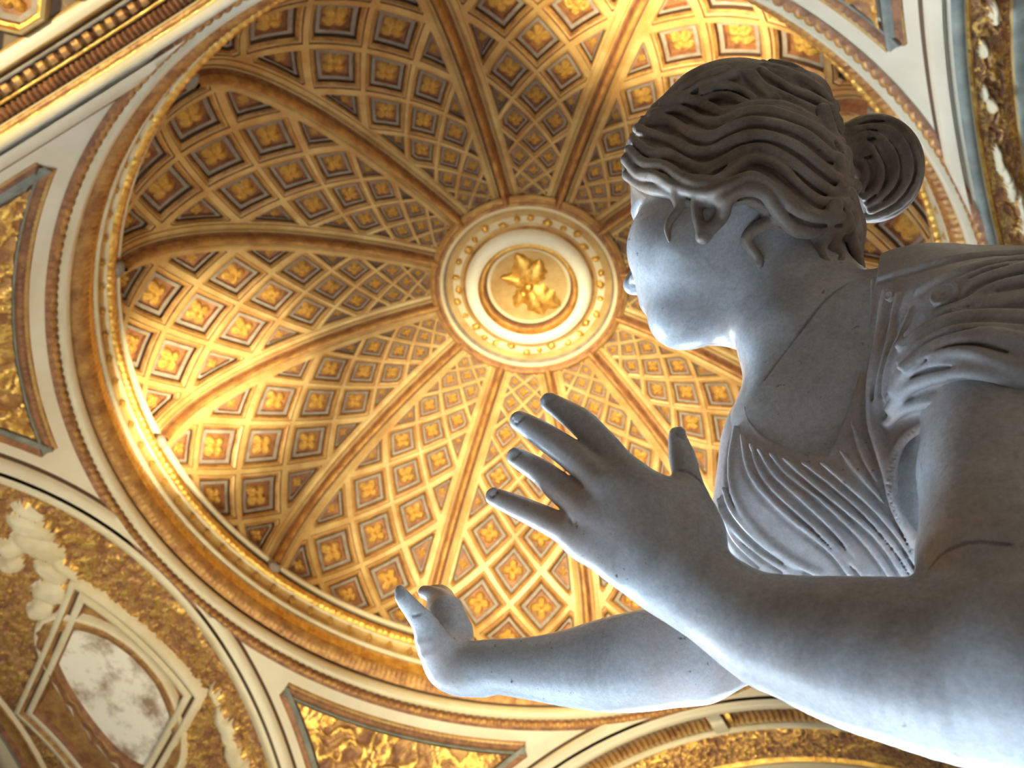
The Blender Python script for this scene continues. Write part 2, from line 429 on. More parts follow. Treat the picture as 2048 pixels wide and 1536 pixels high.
# ================================================================== arches
def soff(th, d, h=0., k=0):       # barrel soffit of arch k: th degrees, d outward distance, h towards the room
    t = np.radians(th); r = 1 - h
    return W(rotz(np.stack([d + 0 * t, -r * np.cos(t), -1 + r * np.sin(t)], -1), k))
def bands(mb, k, prof, th0=0, th1=180, n=240, wave=None):
    th = np.linspace(th0, th1, n); G = []; cols = []
    for j, (d, h, mi) in enumerate(prof):
        hh = np.full(n, h, float) + (wave(j, th) if wave else 0)
        G.append(soff(th, d, hh, k)); cols.append(mi)
    mb.grid(np.stack(G, 1), cols[1:])
DIA = [(96, 1.225), (69, 1.14), (50, 1.62), (77, 1.76)]
OVAL = (74, 1.40, (-12.5, .052), (-5.5, -.128))
FIG0 = [(111, 1.082, 2.2, .022), (108, 1.14, 3.2, .035), (104, 1.19, 3.6, .045), (98.5, 1.205, 2.6, .02), (99, 1.25, 2.6, .03), (95.5, 1.32, 2.2, .045), (93, 1.40, 1.6, .04), (106, 1.25, 1.8, .03), (103, 1.31, 1.5, .035),
        (63, 1.115, 3.2, .024), (58, 1.12, 2.8, .028), (54, 1.095, 3.0, .02), (68.5, 1.095, 1.8, .012), (50, 1.13, 3, .03)]
FIG2 = [(79, 1.049, 1.6, .006), (81, 1.055, 1.2, .006), (83, 1.060, 1.6, .008), (85.5, 1.072, 1.6, .008), (71, 1.043, 1.0, .005), (72.5, 1.05, .8, .006), (66, 1.045, .9, .006), (62, 1.06, 1.2, .005), (88, 1.07, 1, .008), (57, 1.05, 1.4, .007)]
def field(mb, k, d0, d1, th0, th1, nd, nt, seed, fth, fd, amp, base=-.004, figs=()):
    th = np.linspace(th0, th1, nt); d = np.linspace(d0, d1, nd); TH, D = np.meshgrid(th, d, indexing='ij')
    X = TH / 57.3 * fth; Y = D * fd
    Hn = np.clip(scroll_height(X, Y, seed), -.7, 1); big = 0 * TH; wob = noise2(X * .8, Y * .8, seed + 7, 2) - .5
    for (ft, fd_, rt, rd) in figs:
        big = np.maximum(big, 1.25 - ((TH - ft) / rt) ** 2 - ((D - fd_) / rd) ** 2 + wob * .9)
    body = np.sqrt(np.clip(big, 0, 1)); big = body > .05
    H = np.where(big, base + amp * (.5 + 1.1 * body + .12 * Hn), base + amp * (Hn * .55 + .2))
    edge = np.clip(np.minimum(np.minimum(D - d0, d1 - D) / .02, 1), 0, 1); H = H * edge + (1 - edge) * .001
    if k == 0 and d1 > 1.6:
        C_ = np.array([(math.radians(a_), b_) for a_, b_ in DIA]); X_, Y_ = np.radians(TH), D; ins = np.zeros(TH.shape, bool)
        for q in range(4):
            a_, b_ = C_[q], C_[(q + 1) % 4]; c_ = (a_[1] <= Y_) != (b_[1] <= Y_); ins ^= c_ & (X_ < a_[0] + (Y_ - a_[1]) / (b_[1] - a_[1]) * (b_[0] - a_[0]))
        H = np.where(ins, -.02, H)
    P = soff(TH, D, H, k); F = []; M = []
    for i in range(nt - 1):
        for j in range(nd - 1):
            F.append((i * nd + j, i * nd + j + 1, (i + 1) * nd + j + 1, (i + 1) * nd + j))
            if big[i, j]: M.append(cCREAM)
            else:
                h = Hn[i, j]; M.append(cRUST if h < .25 else (cOCHRE if h < .78 else cGOLD))
    mb.add(P, F, M)
archs = []
# --- arch 0: wide soffit with scrollwork and a diamond-framed oval painting
ar = empty('arch_soffit'); ar.parent = ceiling; mb = MB()
bands(mb, 0, [(1.0, .012, cWHITE), (1.004, .018, cWHITE), (1.018, .018, cCREAM), (1.022, .008, cBAR), (1.030, .010, cCREAM), (1.034, 0, cDARK), (1.036, -.006, cRUST)])
bands(mb, 0, [(1.80, -.012, cDARK), (1.806, .012, cCREAM), (1.816, .014, cOCHRE), (1.828, .002, cRUST), (1.865, .004, cOCHRE), (1.875, .016, cRUST), (1.885, .016, cSLATE), (1.91, .020, cCREAM), (1.955, .020, cWHITE), (1.965, .002, cSLATE), (2.0, 0, cDARK)])
mb.build('arch_moulding', MATS, ar)
mb = MB(); field(mb, 0, 1.034, 1.80, 30, 150, 130, 420, 3, 40, 40, .022, figs=FIG0); mb.build('scrollwork_relief', MATS, ar)
def th_d_strip(mb, pts, prof, k, closed=True, sub=10):
    # moulding along a polyline in (th, d); local plan metric: x=th in radians, y=d
    Q = np.array([(math.radians(a), b) for a, b in pts]); n = len(Q); C = Q.mean(0); G = []; cols = []
    cen = C
    for (ins, h, mi) in prof:
        # offset polygon inward by ins
        R_ = []
        for i in range(n):
            p0, p1, p2 = Q[i - 1], Q[i], Q[(i + 1) % n]
            e0 = (p1 - p0) / np.linalg.norm(p1 - p0); e1 = (p2 - p1) / np.linalg.norm(p2 - p1)
            n0 = np.array([-e0[1], e0[0]]); n1 = np.array([-e1[1], e1[0]])
            if np.dot(n0, cen - p1) < 0: n0 = -n0
            if np.dot(n1, cen - p1) < 0: n1 = -n1
            b = n0 + n1; b = b / np.dot(b, n0) if abs(np.dot(b, n0)) > .2 else b
            R_.append(p1 + b * ins)
        R_ = np.array(R_); line = []
        for i in range(n):
            for j in range(sub): line.append(R_[i] + (R_[(i + 1) % n] - R_[i]) * j / sub)
        line = np.array(line); G.append(soff(np.degrees(line[:, 0]), line[:, 1], np.full(len(line), h), k)); cols.append(mi)
    mb.grid(np.stack(G, 1), cols[1:], True); return G
def diamond(k, thc, dc, ht, hd, parent):
    # hexagonal-ish diamond with clipped long corners, oval painting within
    mb = MB(); a = math.degrees(1)
    pts = [(thc - ht, dc - hd * .72), (thc + ht * .12, dc - hd), (thc + ht, dc - hd * .45), (thc + ht, dc + hd * .72), (thc - ht * .05, dc + hd)]
    pts = DIA
    th_d_strip(mb, pts, [(-.012, -.004, cDARK), (-.004, .026, cCREAM), (.012, .028, cCREAM), (.018, .016, cOCHRE), (.026, .018, cDARK), (.030, .026, cCREAM), (.046, .024, cCREAM), (.052, .004, cRUST)], k)
    # floor of the diamond
    Q = np.array([(math.radians(p[0]), p[1]) for p in pts]); c = Q.mean(0); n = len(Q); V = []; F = []
    line = np.concatenate([[Q[i] + (Q[(i + 1) % n] - Q[i]) * j / 10 for j in range(10)] for i in range(n)]); line = c + (line - c) * .93
    rings = [line, c + (line - c) * .66, c + (line - c) * .33]
    P = [soff(np.degrees(r[:, 0]), r[:, 1], np.full(len(r), .004), k) for r in rings] + [soff(np.array([math.degrees(c[0])]), np.array([c[1]]), np.array([.004]), k)]
    N = len(line)
    for q in range(2):
        for i in range(N): F.append((q * N + i, q * N + (i + 1) % N, (q + 1) * N + (i + 1) % N, (q + 1) * N + i))
    for i in range(N): F.append((2 * N + i, 2 * N + (i + 1) % N, 3 * N))
    mb.add(np.concatenate(P), F, cOCHRE)
    fr_ = mb.build('diamond_frame', MATS, parent)
    mb = MB(); an = np.linspace(0, 2 * pi, 65)[:-1]; G = []; cols = []
    (t0, d0, oA, oB) = OVAL
    for s_, h, m_ in ((1.31, .002, cOCHRE), (1.28, .022, cCREAM), (1.23, .022, cCREAM), (1.20, .012, cRUST), (1.18, .016, cGOLD), (1.05, .020, cOCHRE), (1.0, .006, cRUST)):
        wob = (.02 * np.cos(an * 24) if 1.0 < s_ < 1.25 else 0)
        G.append(soff(t0 + (s_ + wob) * (oA[0] * np.cos(an) + oB[0] * np.sin(an)), d0 + (s_ + wob) * (oA[1] * np.cos(an) + oB[1] * np.sin(an)), h + .006 * np.abs(np.cos(an * 20)) * (1.0 < s_ < 1.25), k)); cols.append(m_)
    mb.grid(np.stack(G, 1), cols[1:], True); mb.build('oval_frame', MATS, fr_)
    mb = MB(); G = []
    for s_ in (1.0, .75, .5, .25, .001):
        G.append(soff(t0 + s_ * (oA[0] * np.cos(an) + oB[0] * np.sin(an)), d0 + s_ * (oA[1] * np.cos(an) + oB[1] * np.sin(an)), np.full(64, .012), k))
    mb.grid(np.stack(G, 1), 0, True); mb.build('oval_painting', [PAINT], fr_)
diamond(0, 106, 1.4, 20, .3, ar)
# --- arch 1 (overhead, near the lens): leaf and dentil mouldings, then a coffered barrel
ar = empty('arch_soffit'); ar.parent = ceiling; mb = MB()
def w1(j, th):
    if 4 <= j <= 6: return .004 * (np.sin(np.radians(th) * 320) > 0)
    return 0
bands(mb, 1, [(1.0, .012, cWHITE), (1.003, .018, cWHITE), (1.016, .018, cCREAM), (1.019, .010, cBAR), (1.021, .012, cGOLD), (1.030, .010, cOCHRE), (1.033, .0, cCREAM), (1.036, -.004, cDARK)])
n = 2600; th = np.linspace(20, 120, n); sq = .5 + .5 * np.sin(np.radians(th) * 2 * pi * 92)
G = [soff(th, 1.036, -.006 + 0 * th, 1), soff(th, 1.038, -.004 + .008 * sq, 1), soff(th, 1.054, -.002 + .008 * sq, 1), soff(th, 1.057, -.004 + 0 * th, 1)]
mb.grid(np.stack(G, 1), [cRUST, cRUST, cDARK])
bands(mb, 1, [(1.057, -.004, cDARK), (1.058, .006, cOCHRE), (1.062, .008, cGOLD), (1.065, .002, cDARK)])
sq = (np.sin(np.radians(th) * 2 * pi * 42) > -.1)
G = [soff(th, 1.065, -.010 + 0 * th, 1), soff(th, 1.067, -.008 + .018 * sq, 1), soff(th, 1.082, -.008 + .018 * sq, 1), soff(th, 1.084, -.008 + 0 * th, 1)]
mb.grid(np.stack(G, 1), [cOCHRE, cOCHRE, cDARK])
bands(mb, 1, [(1.084, -.008, cDARK), (1.085, .012, cGREY), (1.090, .012, cGREY), (1.091, -.02, cDARK), (1.096, -.02, cDARK), (1.097, -.004, cBAR), (1.102, .0, cBAR), (1.122, .0, cWHITE), (1.126, -.006, cBAR)])
mb.build('arch_moulding', MATS, ar)
mb = MB(); rosm = []
thw = 6.5; dw = .105
def oct_cell(thc, dc):
    an = np.radians(22.5 + 45 * np.arange(8)); G = []; cols = []
    line = []
    for s_, h, m_ in ((1.04, -.0119, cBAR), (1.0, .012, cBAR), (.90, .016, cBAR), (.84, .004, cGOLD), (.74, .002, cGOLD), (.68, -.008, cRUST), (.5, -.010, cGREY), (.01, -.010, cRUST)):
        th_ = thc + s_ * thw * .5 * 1.08 * np.cos(an) ; d_2 = dc + s_ * dw * .5 * 1.08 * np.sin(an)
        G.append(soff(th_, d_2, np.full(8, h), 1)); cols.append(m_)
    mb.grid(np.stack(G, 1), cols[1:], True)
for i in range(-8, 9):
    for j in range(6):
        thc = 73 + i * thw; dc = 1.180 + j * dw; oct_cell(thc, dc)
        rosm.append((thc, dc))
# flat ground between octagons
bands(mb, 1, [(1.126, -.0085, cBAR), (1.128, -.012, cBAR), (1.80, -.012, cOCHRE)])
bp_ = mb.build('barrel_coffers', MATS, ar, smooth=False)
for thc, dc in rosm:
    if not (dc < 1.4 and 50 < thc < 100): continue
    p = soff(np.array([thc]), dc, np.array([-.010]), 1)[0]; q = soff(np.array([thc]), dc, np.array([.05]), 1)[0]
    place_on('rosette', ROS, p, q - p, (1, 0, 0), .105, .105, .10, bp_)
# --- arch 2: foliage with pale figures
ar = empty('arch_soffit'); ar.parent = ceiling; mb = MB()
bands(mb, 2, [(1.0, .004, cWHITE), (1.006, .004, cWHITE), (1.008, .014, cSLATE), (1.020, .016, cSLATE), (1.024, .010, cCREAM), (1.026, .012, cGOLD), (1.031, .010, cGOLD), (1.033, 0, cOCHRE), (1.036, -.006, cDARK)])
bands(mb, 2, [(1.087, -.008, cBAR), (1.089, .010, cBAR), (1.093, .012, cSLATE), (1.118, .014, cSLATE), (1.122, .008, cBAR), (1.13, 0, cOCHRE)])
mb.build('arch_moulding', MATS, ar)
mb = MB(); field(mb, 2, 1.034, 1.089, 40, 110, 28, 500, 21, 60, 120, .02, figs=FIG2); mb.build('foliage_relief', MATS, ar)
mb = MB(); field(mb, 2, 1.13, 1.9, 30, 150, 60, 200, 31, 26, 20, .02); mb.build('scrollwork_relief', MATS, ar)
# --- arch 3: comb-textured brown panels with cream separators and a row of gold flowers
ar = empty('arch_soffit'); ar.parent = ceiling; mb = MB()
bands(mb, 3, [(1.0, .012, cCREAM), (1.006, .020, cWHITE), (1.030, .020, cWHITE), (1.044, .012, cCREAM), (1.048, -.024, cDARK)])
n = 2400; th = np.linspace(30, 120, n); sq = .5 + .5 * np.sin(np.radians(th) * 2 * pi * 60)
G = [soff(th, 1.048, -.024 + 0 * th, 3), soff(th, 1.075, -.022 + 0 * th, 3), soff(th, 1.078, -.016 + .008 * sq, 3), soff(th, 1.112, -.006 + .008 * sq, 3), soff(th, 1.122, 0 + 0 * th, 3)]
mb.grid(np.stack(G, 1), [cDARK, cRUST, cOCHRE, cBAR])
for thc in (30, 58, 86.0, 114):
    for (a0, a1, m_, h) in ((thc - 1.1, thc + 1.1, cWHITE, .012), (thc - 2.2, thc - 1.1, cGOLD, -.002), (thc + 1.1, thc + 1.5, cGOLD, -.002)):
        th_ = np.linspace(a0, a1, 6); G = [soff(th_, dd, np.full(6, hh), 3) for dd, hh in ((1.044, h - .03), (1.046, h), (1.13, h), (1.132, h - .03))]
        mb.grid(np.stack(G, 1), m_)
bands(mb, 3, [(1.122, 0, cBAR), (1.126, .012, cCREAM), (1.134, .012, cCREAM), (1.138, .002, cGOLD), (1.285, .002, cBAR), (1.290, .012, cGOLD), (1.30, .012, cBAR), (1.304, -.006, cDARK), (1.335, -.01, cRUST), (1.34, .010, cCREAM), (1.352, .016, cWHITE), (1.385, .016, cWHITE), (1.39, -.01, cRUST), (1.46, -.01, cOCHRE), (1.47, .01, cCREAM), (1.5, .01, cCREAM), (2.0, 0, cOCHRE)])
mo = mb.build('arch_moulding', MATS, ar)
mb = MB(); field(mb, 3, 1.139, 1.284, 40, 120, 40, 420, 41, 46, 46, .016, .004); mb.build('gilt_relief', MATS, ar)
fb = empty('flower_band'); fb.parent = ar
for i in range(26):
    thc = 100 - i * 2.35
    for dd, s_ in ((1.245, .085), (1.165, .05)):
        p = soff(np.array([thc + (1.17 if dd < 1.2 else 0)]), dd, np.array([.002]), 3)[0]; q = soff(np.array([thc + (1.17 if dd < 1.2 else 0)]), dd, np.array([.05]), 3)[0]
        if i < 26: place_on('flower', ROS, p, q - p, (0, 1, 0), s_, s_, s_ * .7, fb)

# ================================================================== walls, floor
WALLC = mat('warm_plaster', (.22, .15, .09), .8, col2=(.17, .11, .065), scale=1.2)
FLOORM = bpy.data.materials.new('marble_floor'); FLOORM.use_nodes = True
_n = FLOORM.node_tree.nodes; _l = FLOORM.node_tree.links
_c = _n.new('ShaderNodeTexChecker'); _c.inputs['Scale'].default_value = 1.2; _c.inputs['Color1'].default_value = (.10, .08, .07, 1); _c.inputs['Color2'].default_value = (.045, .035, .03, 1)
_t = _n.new('ShaderNodeTexCoord'); _l.new(_t.outputs['Object'], _c.inputs['Vector']); _l.new(_c.outputs['Color'], _n['Principled BSDF'].inputs['Base Color'])
_n['Principled BSDF'].inputs['Roughness'].default_value = .25
D0 = 8.0; ZS = ZR - S     # springing height
mb = MB()
for (x0, x1, y0, y1) in ((-D0, D0, -S, S), (-S, S, S, D0), (-S, S, -D0, -S)):
    mb.add([(x0, y0, 0), (x1, y0, 0), (x1, y1, 0), (x0, y1, 0)], [(0, 1, 2, 3)])
an = np.linspace(0, 2 * pi, 49)[:-1]; mr = MB(); V = [(-.8 + 2.2 * math.cos(q), 1.3 + 2.2 * math.sin(q), .004) for q in an]; mr.add(V, [tuple(range(48))])  # added unseen pale disc, reflects light up onto the statue
WM = mat('bounce_disc_white', (.70, .71, .72), .5, col2=(.60, .61, .62), scale=2)
fl = mb.build('floor', [FLOORM], None, False); tag(fl, 'polished marble floor of the domed room', 'floor', kind='structure')
rd_ = mr.build('bounce_disc', [WM], fl, False)
SIDES = ['east', 'north', 'west', 'south']
for k in range(4):
    mb = MB()
    # end wall with half-round lunette (solid slab 0.3 m thick), side walls
    th = np.linspace(0, 180, 41); lun = np.stack([-np.cos(np.radians(th)) * S, np.sin(np.radians(th)) * S + ZS], 1)
    def R(P): 
        return rotz(np.array(P, float), k)
    hole = k in (0, 3)
    if not hole:
        out = [(D0, -S, 0), (D0, -S, ZS)] + [(D0, a, b) for a, b in lun[1:-1]] + [(D0, S, ZS), (D0, S, 0)]
        mb.add(R(out), [tuple(range(len(out)))])
    else:
        wx, z0, z1 = 2.6, .15, 5.4
        mb.add(R([(D0, -S, 0), (D0, -wx, 0), (D0, -wx, ZS), (D0, -S, ZS)]), [(0, 1, 2, 3)]); mb.add(R([(D0, wx, 0), (D0, S, 0), (D0, S, ZS), (D0, wx, ZS)]), [(0, 1, 2, 3)])
        mb.add(R([(D0, -wx, 0), (D0, wx, 0), (D0, wx, z0), (D0, -wx, z0)]), [(0, 1, 2, 3)])
        top = [(D0, a, b) for a, b in lun if True]
        ll = [(D0, -S, ZS)] + [(D0, a, b) for a, b in lun if a < -wx] + [(D0, -wx, z1), (D0, -wx, ZS)]
        mb.add(R(ll), [tuple(range(len(ll)))])
        rr = [(D0, wx, ZS), (D0, wx, z1)] + [(D0, a, b) for a, b in lun if a > wx] + [(D0, S, ZS)]
        mb.add(R(rr), [tuple(range(len(rr)))])
        tp = [(D0, -wx, z1)] + [(D0, a, b) for a, b in lun if abs(a) <= wx] + [(D0, wx, z1)]
        mb.add(R(tp), [tuple(range(len(tp)))])
    mb.add(R([(S, -S, 0), (D0, -S, 0), (D0, -S, ZS), (S, -S, ZS)]), [(0, 1, 2, 3)])
    mb.add(R([(S, S, 0), (D0, S, 0), (D0, S, ZS), (S, S, ZS)]), [(0, 1, 2, 3)])
    # plain barrel above the decorated soffits so no daylight leaks
    G = np.stack([rotz(np.stack([np.full(41, d), lun[:, 0] * 1.012, (lun[:, 1] - ZS) * 1.012 + ZS], 1), k) for d in (S, D0)], 1)
    mb.grid(G, 0)
    w_ = mb.build('wall_' + SIDES[k], [WALLC], None, False); tag(w_, 'plain warm plaster wall closing the %s arch' % SIDES[k], 'wall', kind='structure')
# windows
wx, z0, z1 = 2.6, .15, 5.4
WF = mat('white_window_paint', (.8, .78, .74), .4)
def window(k, n, side):
    mb = MB()
    def bxk(x0, x1, y0, y1, z0, z1):
        V, F = boxv(x0, x1, y0, y1, z0, z1); V = np.array(V); V = np.stack([-V[:, 1], V[:, 0], V[:, 2]], 1); mb.add(rotz(V, k), F)
    for x in (-wx, -wx / 3, wx / 3, wx): bxk(x - .06, x + .06, -D0 - .12, -D0 + .02, z0, z1)
    for z in (z0, 2.2, 3.8, z1): bxk(-wx, wx, -D0 - .12, -D0 + .02, z - .05, z + .05)
    win = mb.build('window_%d' % n, [WF], None, False); tag(win, 'tall white-framed window in the %s wall' % side, 'window', kind='structure')
    V, F = boxv(D0 + .05, D0 + .06, -wx, wx, z0, z1); mb = MB(); mb.add(rotz(np.array(V), k), F); mb.build('window_pane', [GL], win, False)
GL = bpy.data.materials.new('window_glass'); GL.use_nodes = True; g = GL.node_tree.nodes['Principled BSDF']
g.inputs['Transmission Weight'].default_value = 1; g.inputs['Roughness'].default_value = 0; g.inputs['IOR'].default_value = 1.05; g.inputs['Base Color'].default_value = (.95, .98, 1, 1)
window(3, 1, 'south'); window(0, 2, 'east')
# ================================================================== the marble statue
# modelled as signed distance volumes in a frame parallel to the lens (metres), then meshed and set in the room
def P3(u, v, z): return np.array([(u - 1024) / FPX * z, (v - 768) / FPX * z, z])
def smin(a, b, k):
    if k <= 0: return np.minimum(a, b)
    h = np.clip(.5 + .5 * (b - a) / k, 0, 1); return b + (a - b) * h - k * h * (1 - h)
class Prim:
    def __init__(s, fn, k=.01, op='add', reach=None): s.fn = fn; s.k = k; s.op = op
def capsule(a, b, ra, rb):
    a = np.array(a, np.float32); b = np.array(b, np.float32); d = b - a; dd = float(d @ d) + 1e-12
    def f(p):
        q = p - a; t = np.clip(q @ d / dd, 0, 1); q = q - t[..., None] * d
        return np.sqrt((q * q).sum(-1)) - (ra + (rb - ra) * t)
    return f
def chain(pts, k=.01, op='add', inner=None):
    # pts: list of (pos, radius)
    def f(p):
        r = None
        for (a, ra), (b, rb) in zip(pts[:-1], pts[1:]):
            v = capsule(a, b, ra, rb)(p); r = v if r is None else smin(r, v, inner or 0)
        return r
    return Prim(f, k, op)
def ell(c, ax, rad, k=.01, op='add'):
    c = np.array(c, np.float32); A = np.array(ax, np.float32); r = np.array(rad, np.float32)
    def f(p):
        q = (p - c) @ A.T; k0 = np.sqrt(((q / r) ** 2).sum(-1)) + 1e-9; k1 = np.sqrt(((q / (r * r)) ** 2).sum(-1)) + 1e-9
        return k0 * (k0 - 1) / k1
    return Prim(f, k, op)
def apply(prims, p, sel=None):
    v = None
    for i, pr in enumerate(prims):
        d = pr.fn(p)
        if v is None: v = d
        elif pr.op == 'add': v = smin(v, d, pr.k)
        elif pr.op == 'sub': v = -smin(-v, d, pr.k)
        else: v = -smin(-v, -d, pr.k)
    return v
def mesh_sdf(prims, lo, hi, h, B=8):
    lo = np.array(lo, np.float32); n = np.ceil((np.array(hi) - lo) / (h * B)).astype(int)
    g = np.stack(np.meshgrid(*[np.arange(m) for m in n], indexing='ij'), -1).reshape(-1, 3)
    ctr = lo + (g + .5) * (B * h); hd = B * h * .87
    # coarse pass, remembers the distance of each primitive for culling
    D = []; v = None
    for pr in prims:
        d = pr.fn(ctr.astype(np.float32)); D.append(d)
        if v is None: v = d.copy()
        elif pr.op == 'add': v = smin(v, d, pr.k)
        elif pr.op == 'sub': v = -smin(-v, d, pr.k)
        else: v = -smin(-v, -d, pr.k)
    act = np.abs(v) < hd * 1.9 + .002
    idx = np.nonzero(act)[0]; g = g[idx]
    loc = np.stack(np.meshgrid(*[np.arange(B + 1)] * 3, indexing='ij'), -1).reshape(-1, 3)
    nb = len(g); V = np.full((nb, (B + 1) ** 3), 1e3, np.float32)
    base = (lo + g * (B * h)).astype(np.float32); lf = (loc * h).astype(np.float32)
    first = True
    for pr, d in zip(prims, D):
        d = d[idx]; m = d < (hd * 2.2 + pr.k * 4.5) if pr.op != 'int' else np.ones(nb, bool)
        j = np.nonzero(m)[0]
        for s_ in range(0, len(j), 4000):
            jj = j[s_:s_ + 4000]; p = base[jj][:, None, :] + lf[None]
            q = pr.fn(p.reshape(-1, 3)).reshape(len(jj), -1).astype(np.float32)
            if pr.op == 'add': V[jj] = smin(V[jj], q, pr.k)
            elif pr.op == 'sub': V[jj] = -smin(-V[jj], q, pr.k)
            else: V[jj] = -smin(-V[jj], -q, pr.k)
    V = V.reshape(nb, B + 1, B + 1, B + 1); V[V == 0] = 1e-7
    # vertices: one per sign-changing cell
    s = V < 0; c = [s[:, i:B + i, j:B + j, k:B + k] for i in (0, 1) for j in (0, 1) for k in (0, 1)]
    cnt = sum(x.astype(np.int8) for x in c); mixed = (cnt > 0) & (cnt < 8)
    bi, xi, yi, zi = np.nonzero(mixed)
    cell = g[bi] * B + np.stack([xi, yi, zi], 1)
    off = np.array([(i, j, k) for i in (0, 1) for j in (0, 1) for k in (0, 1)])
    val = np.stack([V[bi, xi + o[0], yi + o[1], zi + o[2]] for o in off], 1)
    acc = np.zeros((len(bi), 3)); num = np.zeros(len(bi))
    for a in range(8):
        for b in range(a + 1, 8):
            if np.abs(off[a] - off[b]).sum() != 1: continue
            m = (val[:, a] < 0) != (val[:, b] < 0); t = np.where(m, val[:, a] / np.where(m, val[:, a] - val[:, b], 1), 0)
            q = off[a][None] + t[:, None] * (off[b] - off[a])[None]; acc += np.where(m[:, None], q, 0); num += m
    verts = lo + (cell + acc / num[:, None]) * h
    NB = n * B + 4
    key = (cell[:, 0].astype(np.int64) * NB[1] + cell[:, 1]) * NB[2] + cell[:, 2]
    order = np.argsort(key); ks = key[order]
    def look(c):
        k_ = (c[:, 0].astype(np.int64) * NB[1] + c[:, 1]) * NB[2] + c[:, 2]
        i = np.clip(np.searchsorted(ks, k_), 0, len(ks) - 1); return np.where(ks[i] == k_, order[i], -1)
    quads = []
    for ax in range(3):
        A_ = s[:, :B, :B, :B]; sl = [slice(0, B)] * 3; sl[ax] = slice(1, B + 1); Bv = s[(slice(None),) + tuple(sl)]
        e = A_ != Bv; b_, x, y, z = np.nonzero(e); pos = g[b_] * B + np.stack([x, y, z], 1)
        d1 = np.zeros(3, int); d2 = np.zeros(3, int); d1[(ax + 1) % 3] = 1; d2[(ax + 2) % 3] = 1
        q = np.stack([look(pos - d1 - d2), look(pos - d2), look(pos), look(pos - d1)], 1)
        flip = ~A_[b_, x, y, z]; q[flip] = q[flip][:, ::-1]
        quads.append(q[(q >= 0).all(1)])
    return verts, np.concatenate(quads)
def smooth_mesh(V, F, it=2, lam=.5):
    E_ = np.concatenate([F[:, [0, 1]], F[:, [1, 2]], F[:, [2, 3]], F[:, [3, 0]]])
    for _ in range(it):
        acc = np.zeros_like(V); cnt = np.bincount(E_[:, 0], minlength=len(V)) + np.bincount(E_[:, 1], minlength=len(V))
        for a in range(3):
            acc[:, a] = np.bincount(E_[:, 0], V[E_[:, 1], a], len(V)) + np.bincount(E_[:, 1], V[E_[:, 0], a], len(V))
        V = V + lam * (acc / np.maximum(cnt, 1)[:, None] - V)
    return V
def raycast(prims, uv, z0=.4, z1=1.3, n=180, skin=0.):
    uv = np.atleast_2d(np.array(uv, float)); z = np.linspace(z0, z1, n)
    X = (uv[:, 0, None] - 1024) / FPX * z; Y = (uv[:, 1, None] - 768) / FPX * z
    p = np.stack([X, Y, np.broadcast_to(z, X.shape)], -1).astype(np.float32)
    d = apply(prims, p.reshape(-1, 3)).reshape(X.shape) - skin
    out = []
    for i in range(len(uv)):
        neg = np.nonzero(d[i] < 0)[0]
        if len(neg) and neg[0] > 0:
            j = neg[0]; t = d[i, j - 1] / (d[i, j - 1] - d[i, j]); out.append(p[i, j - 1] + t * (p[i, j] - p[i, j - 1]))
        else: out.append(p[i, np.argmin(d[i])])
    return np.array(out)
def spline(pts, n):
    pts = np.array(pts, float); m = len(pts); q = np.vstack([2 * pts[0] - pts[1], pts, 2 * pts[-1] - pts[-2]]); out = []
    for t in np.linspace(0, m - 1, n):
        i = min(int(t), m - 2); f = t - i; a, b, c, d = q[i], q[i + 1], q[i + 2], q[i + 3]
        out.append(.5 * ((2 * b) + (c - a) * f + (2 * a - 5 * b + 4 * c - d) * f * f + (3 * b - a - 3 * c + d) * f ** 3))
    return np.array(out)
def CH(rows, k=.01, op='add', inner=None, n=0):   # rows of (u, v, z, radius in px at that depth)
    rows = np.array(rows, float)
    if n: rows = spline(rows, n)
    return chain([(P3(u, v, z), r * z / FPX) for u, v, z, r in rows], k, op, inner)
I3 = np.eye(3)
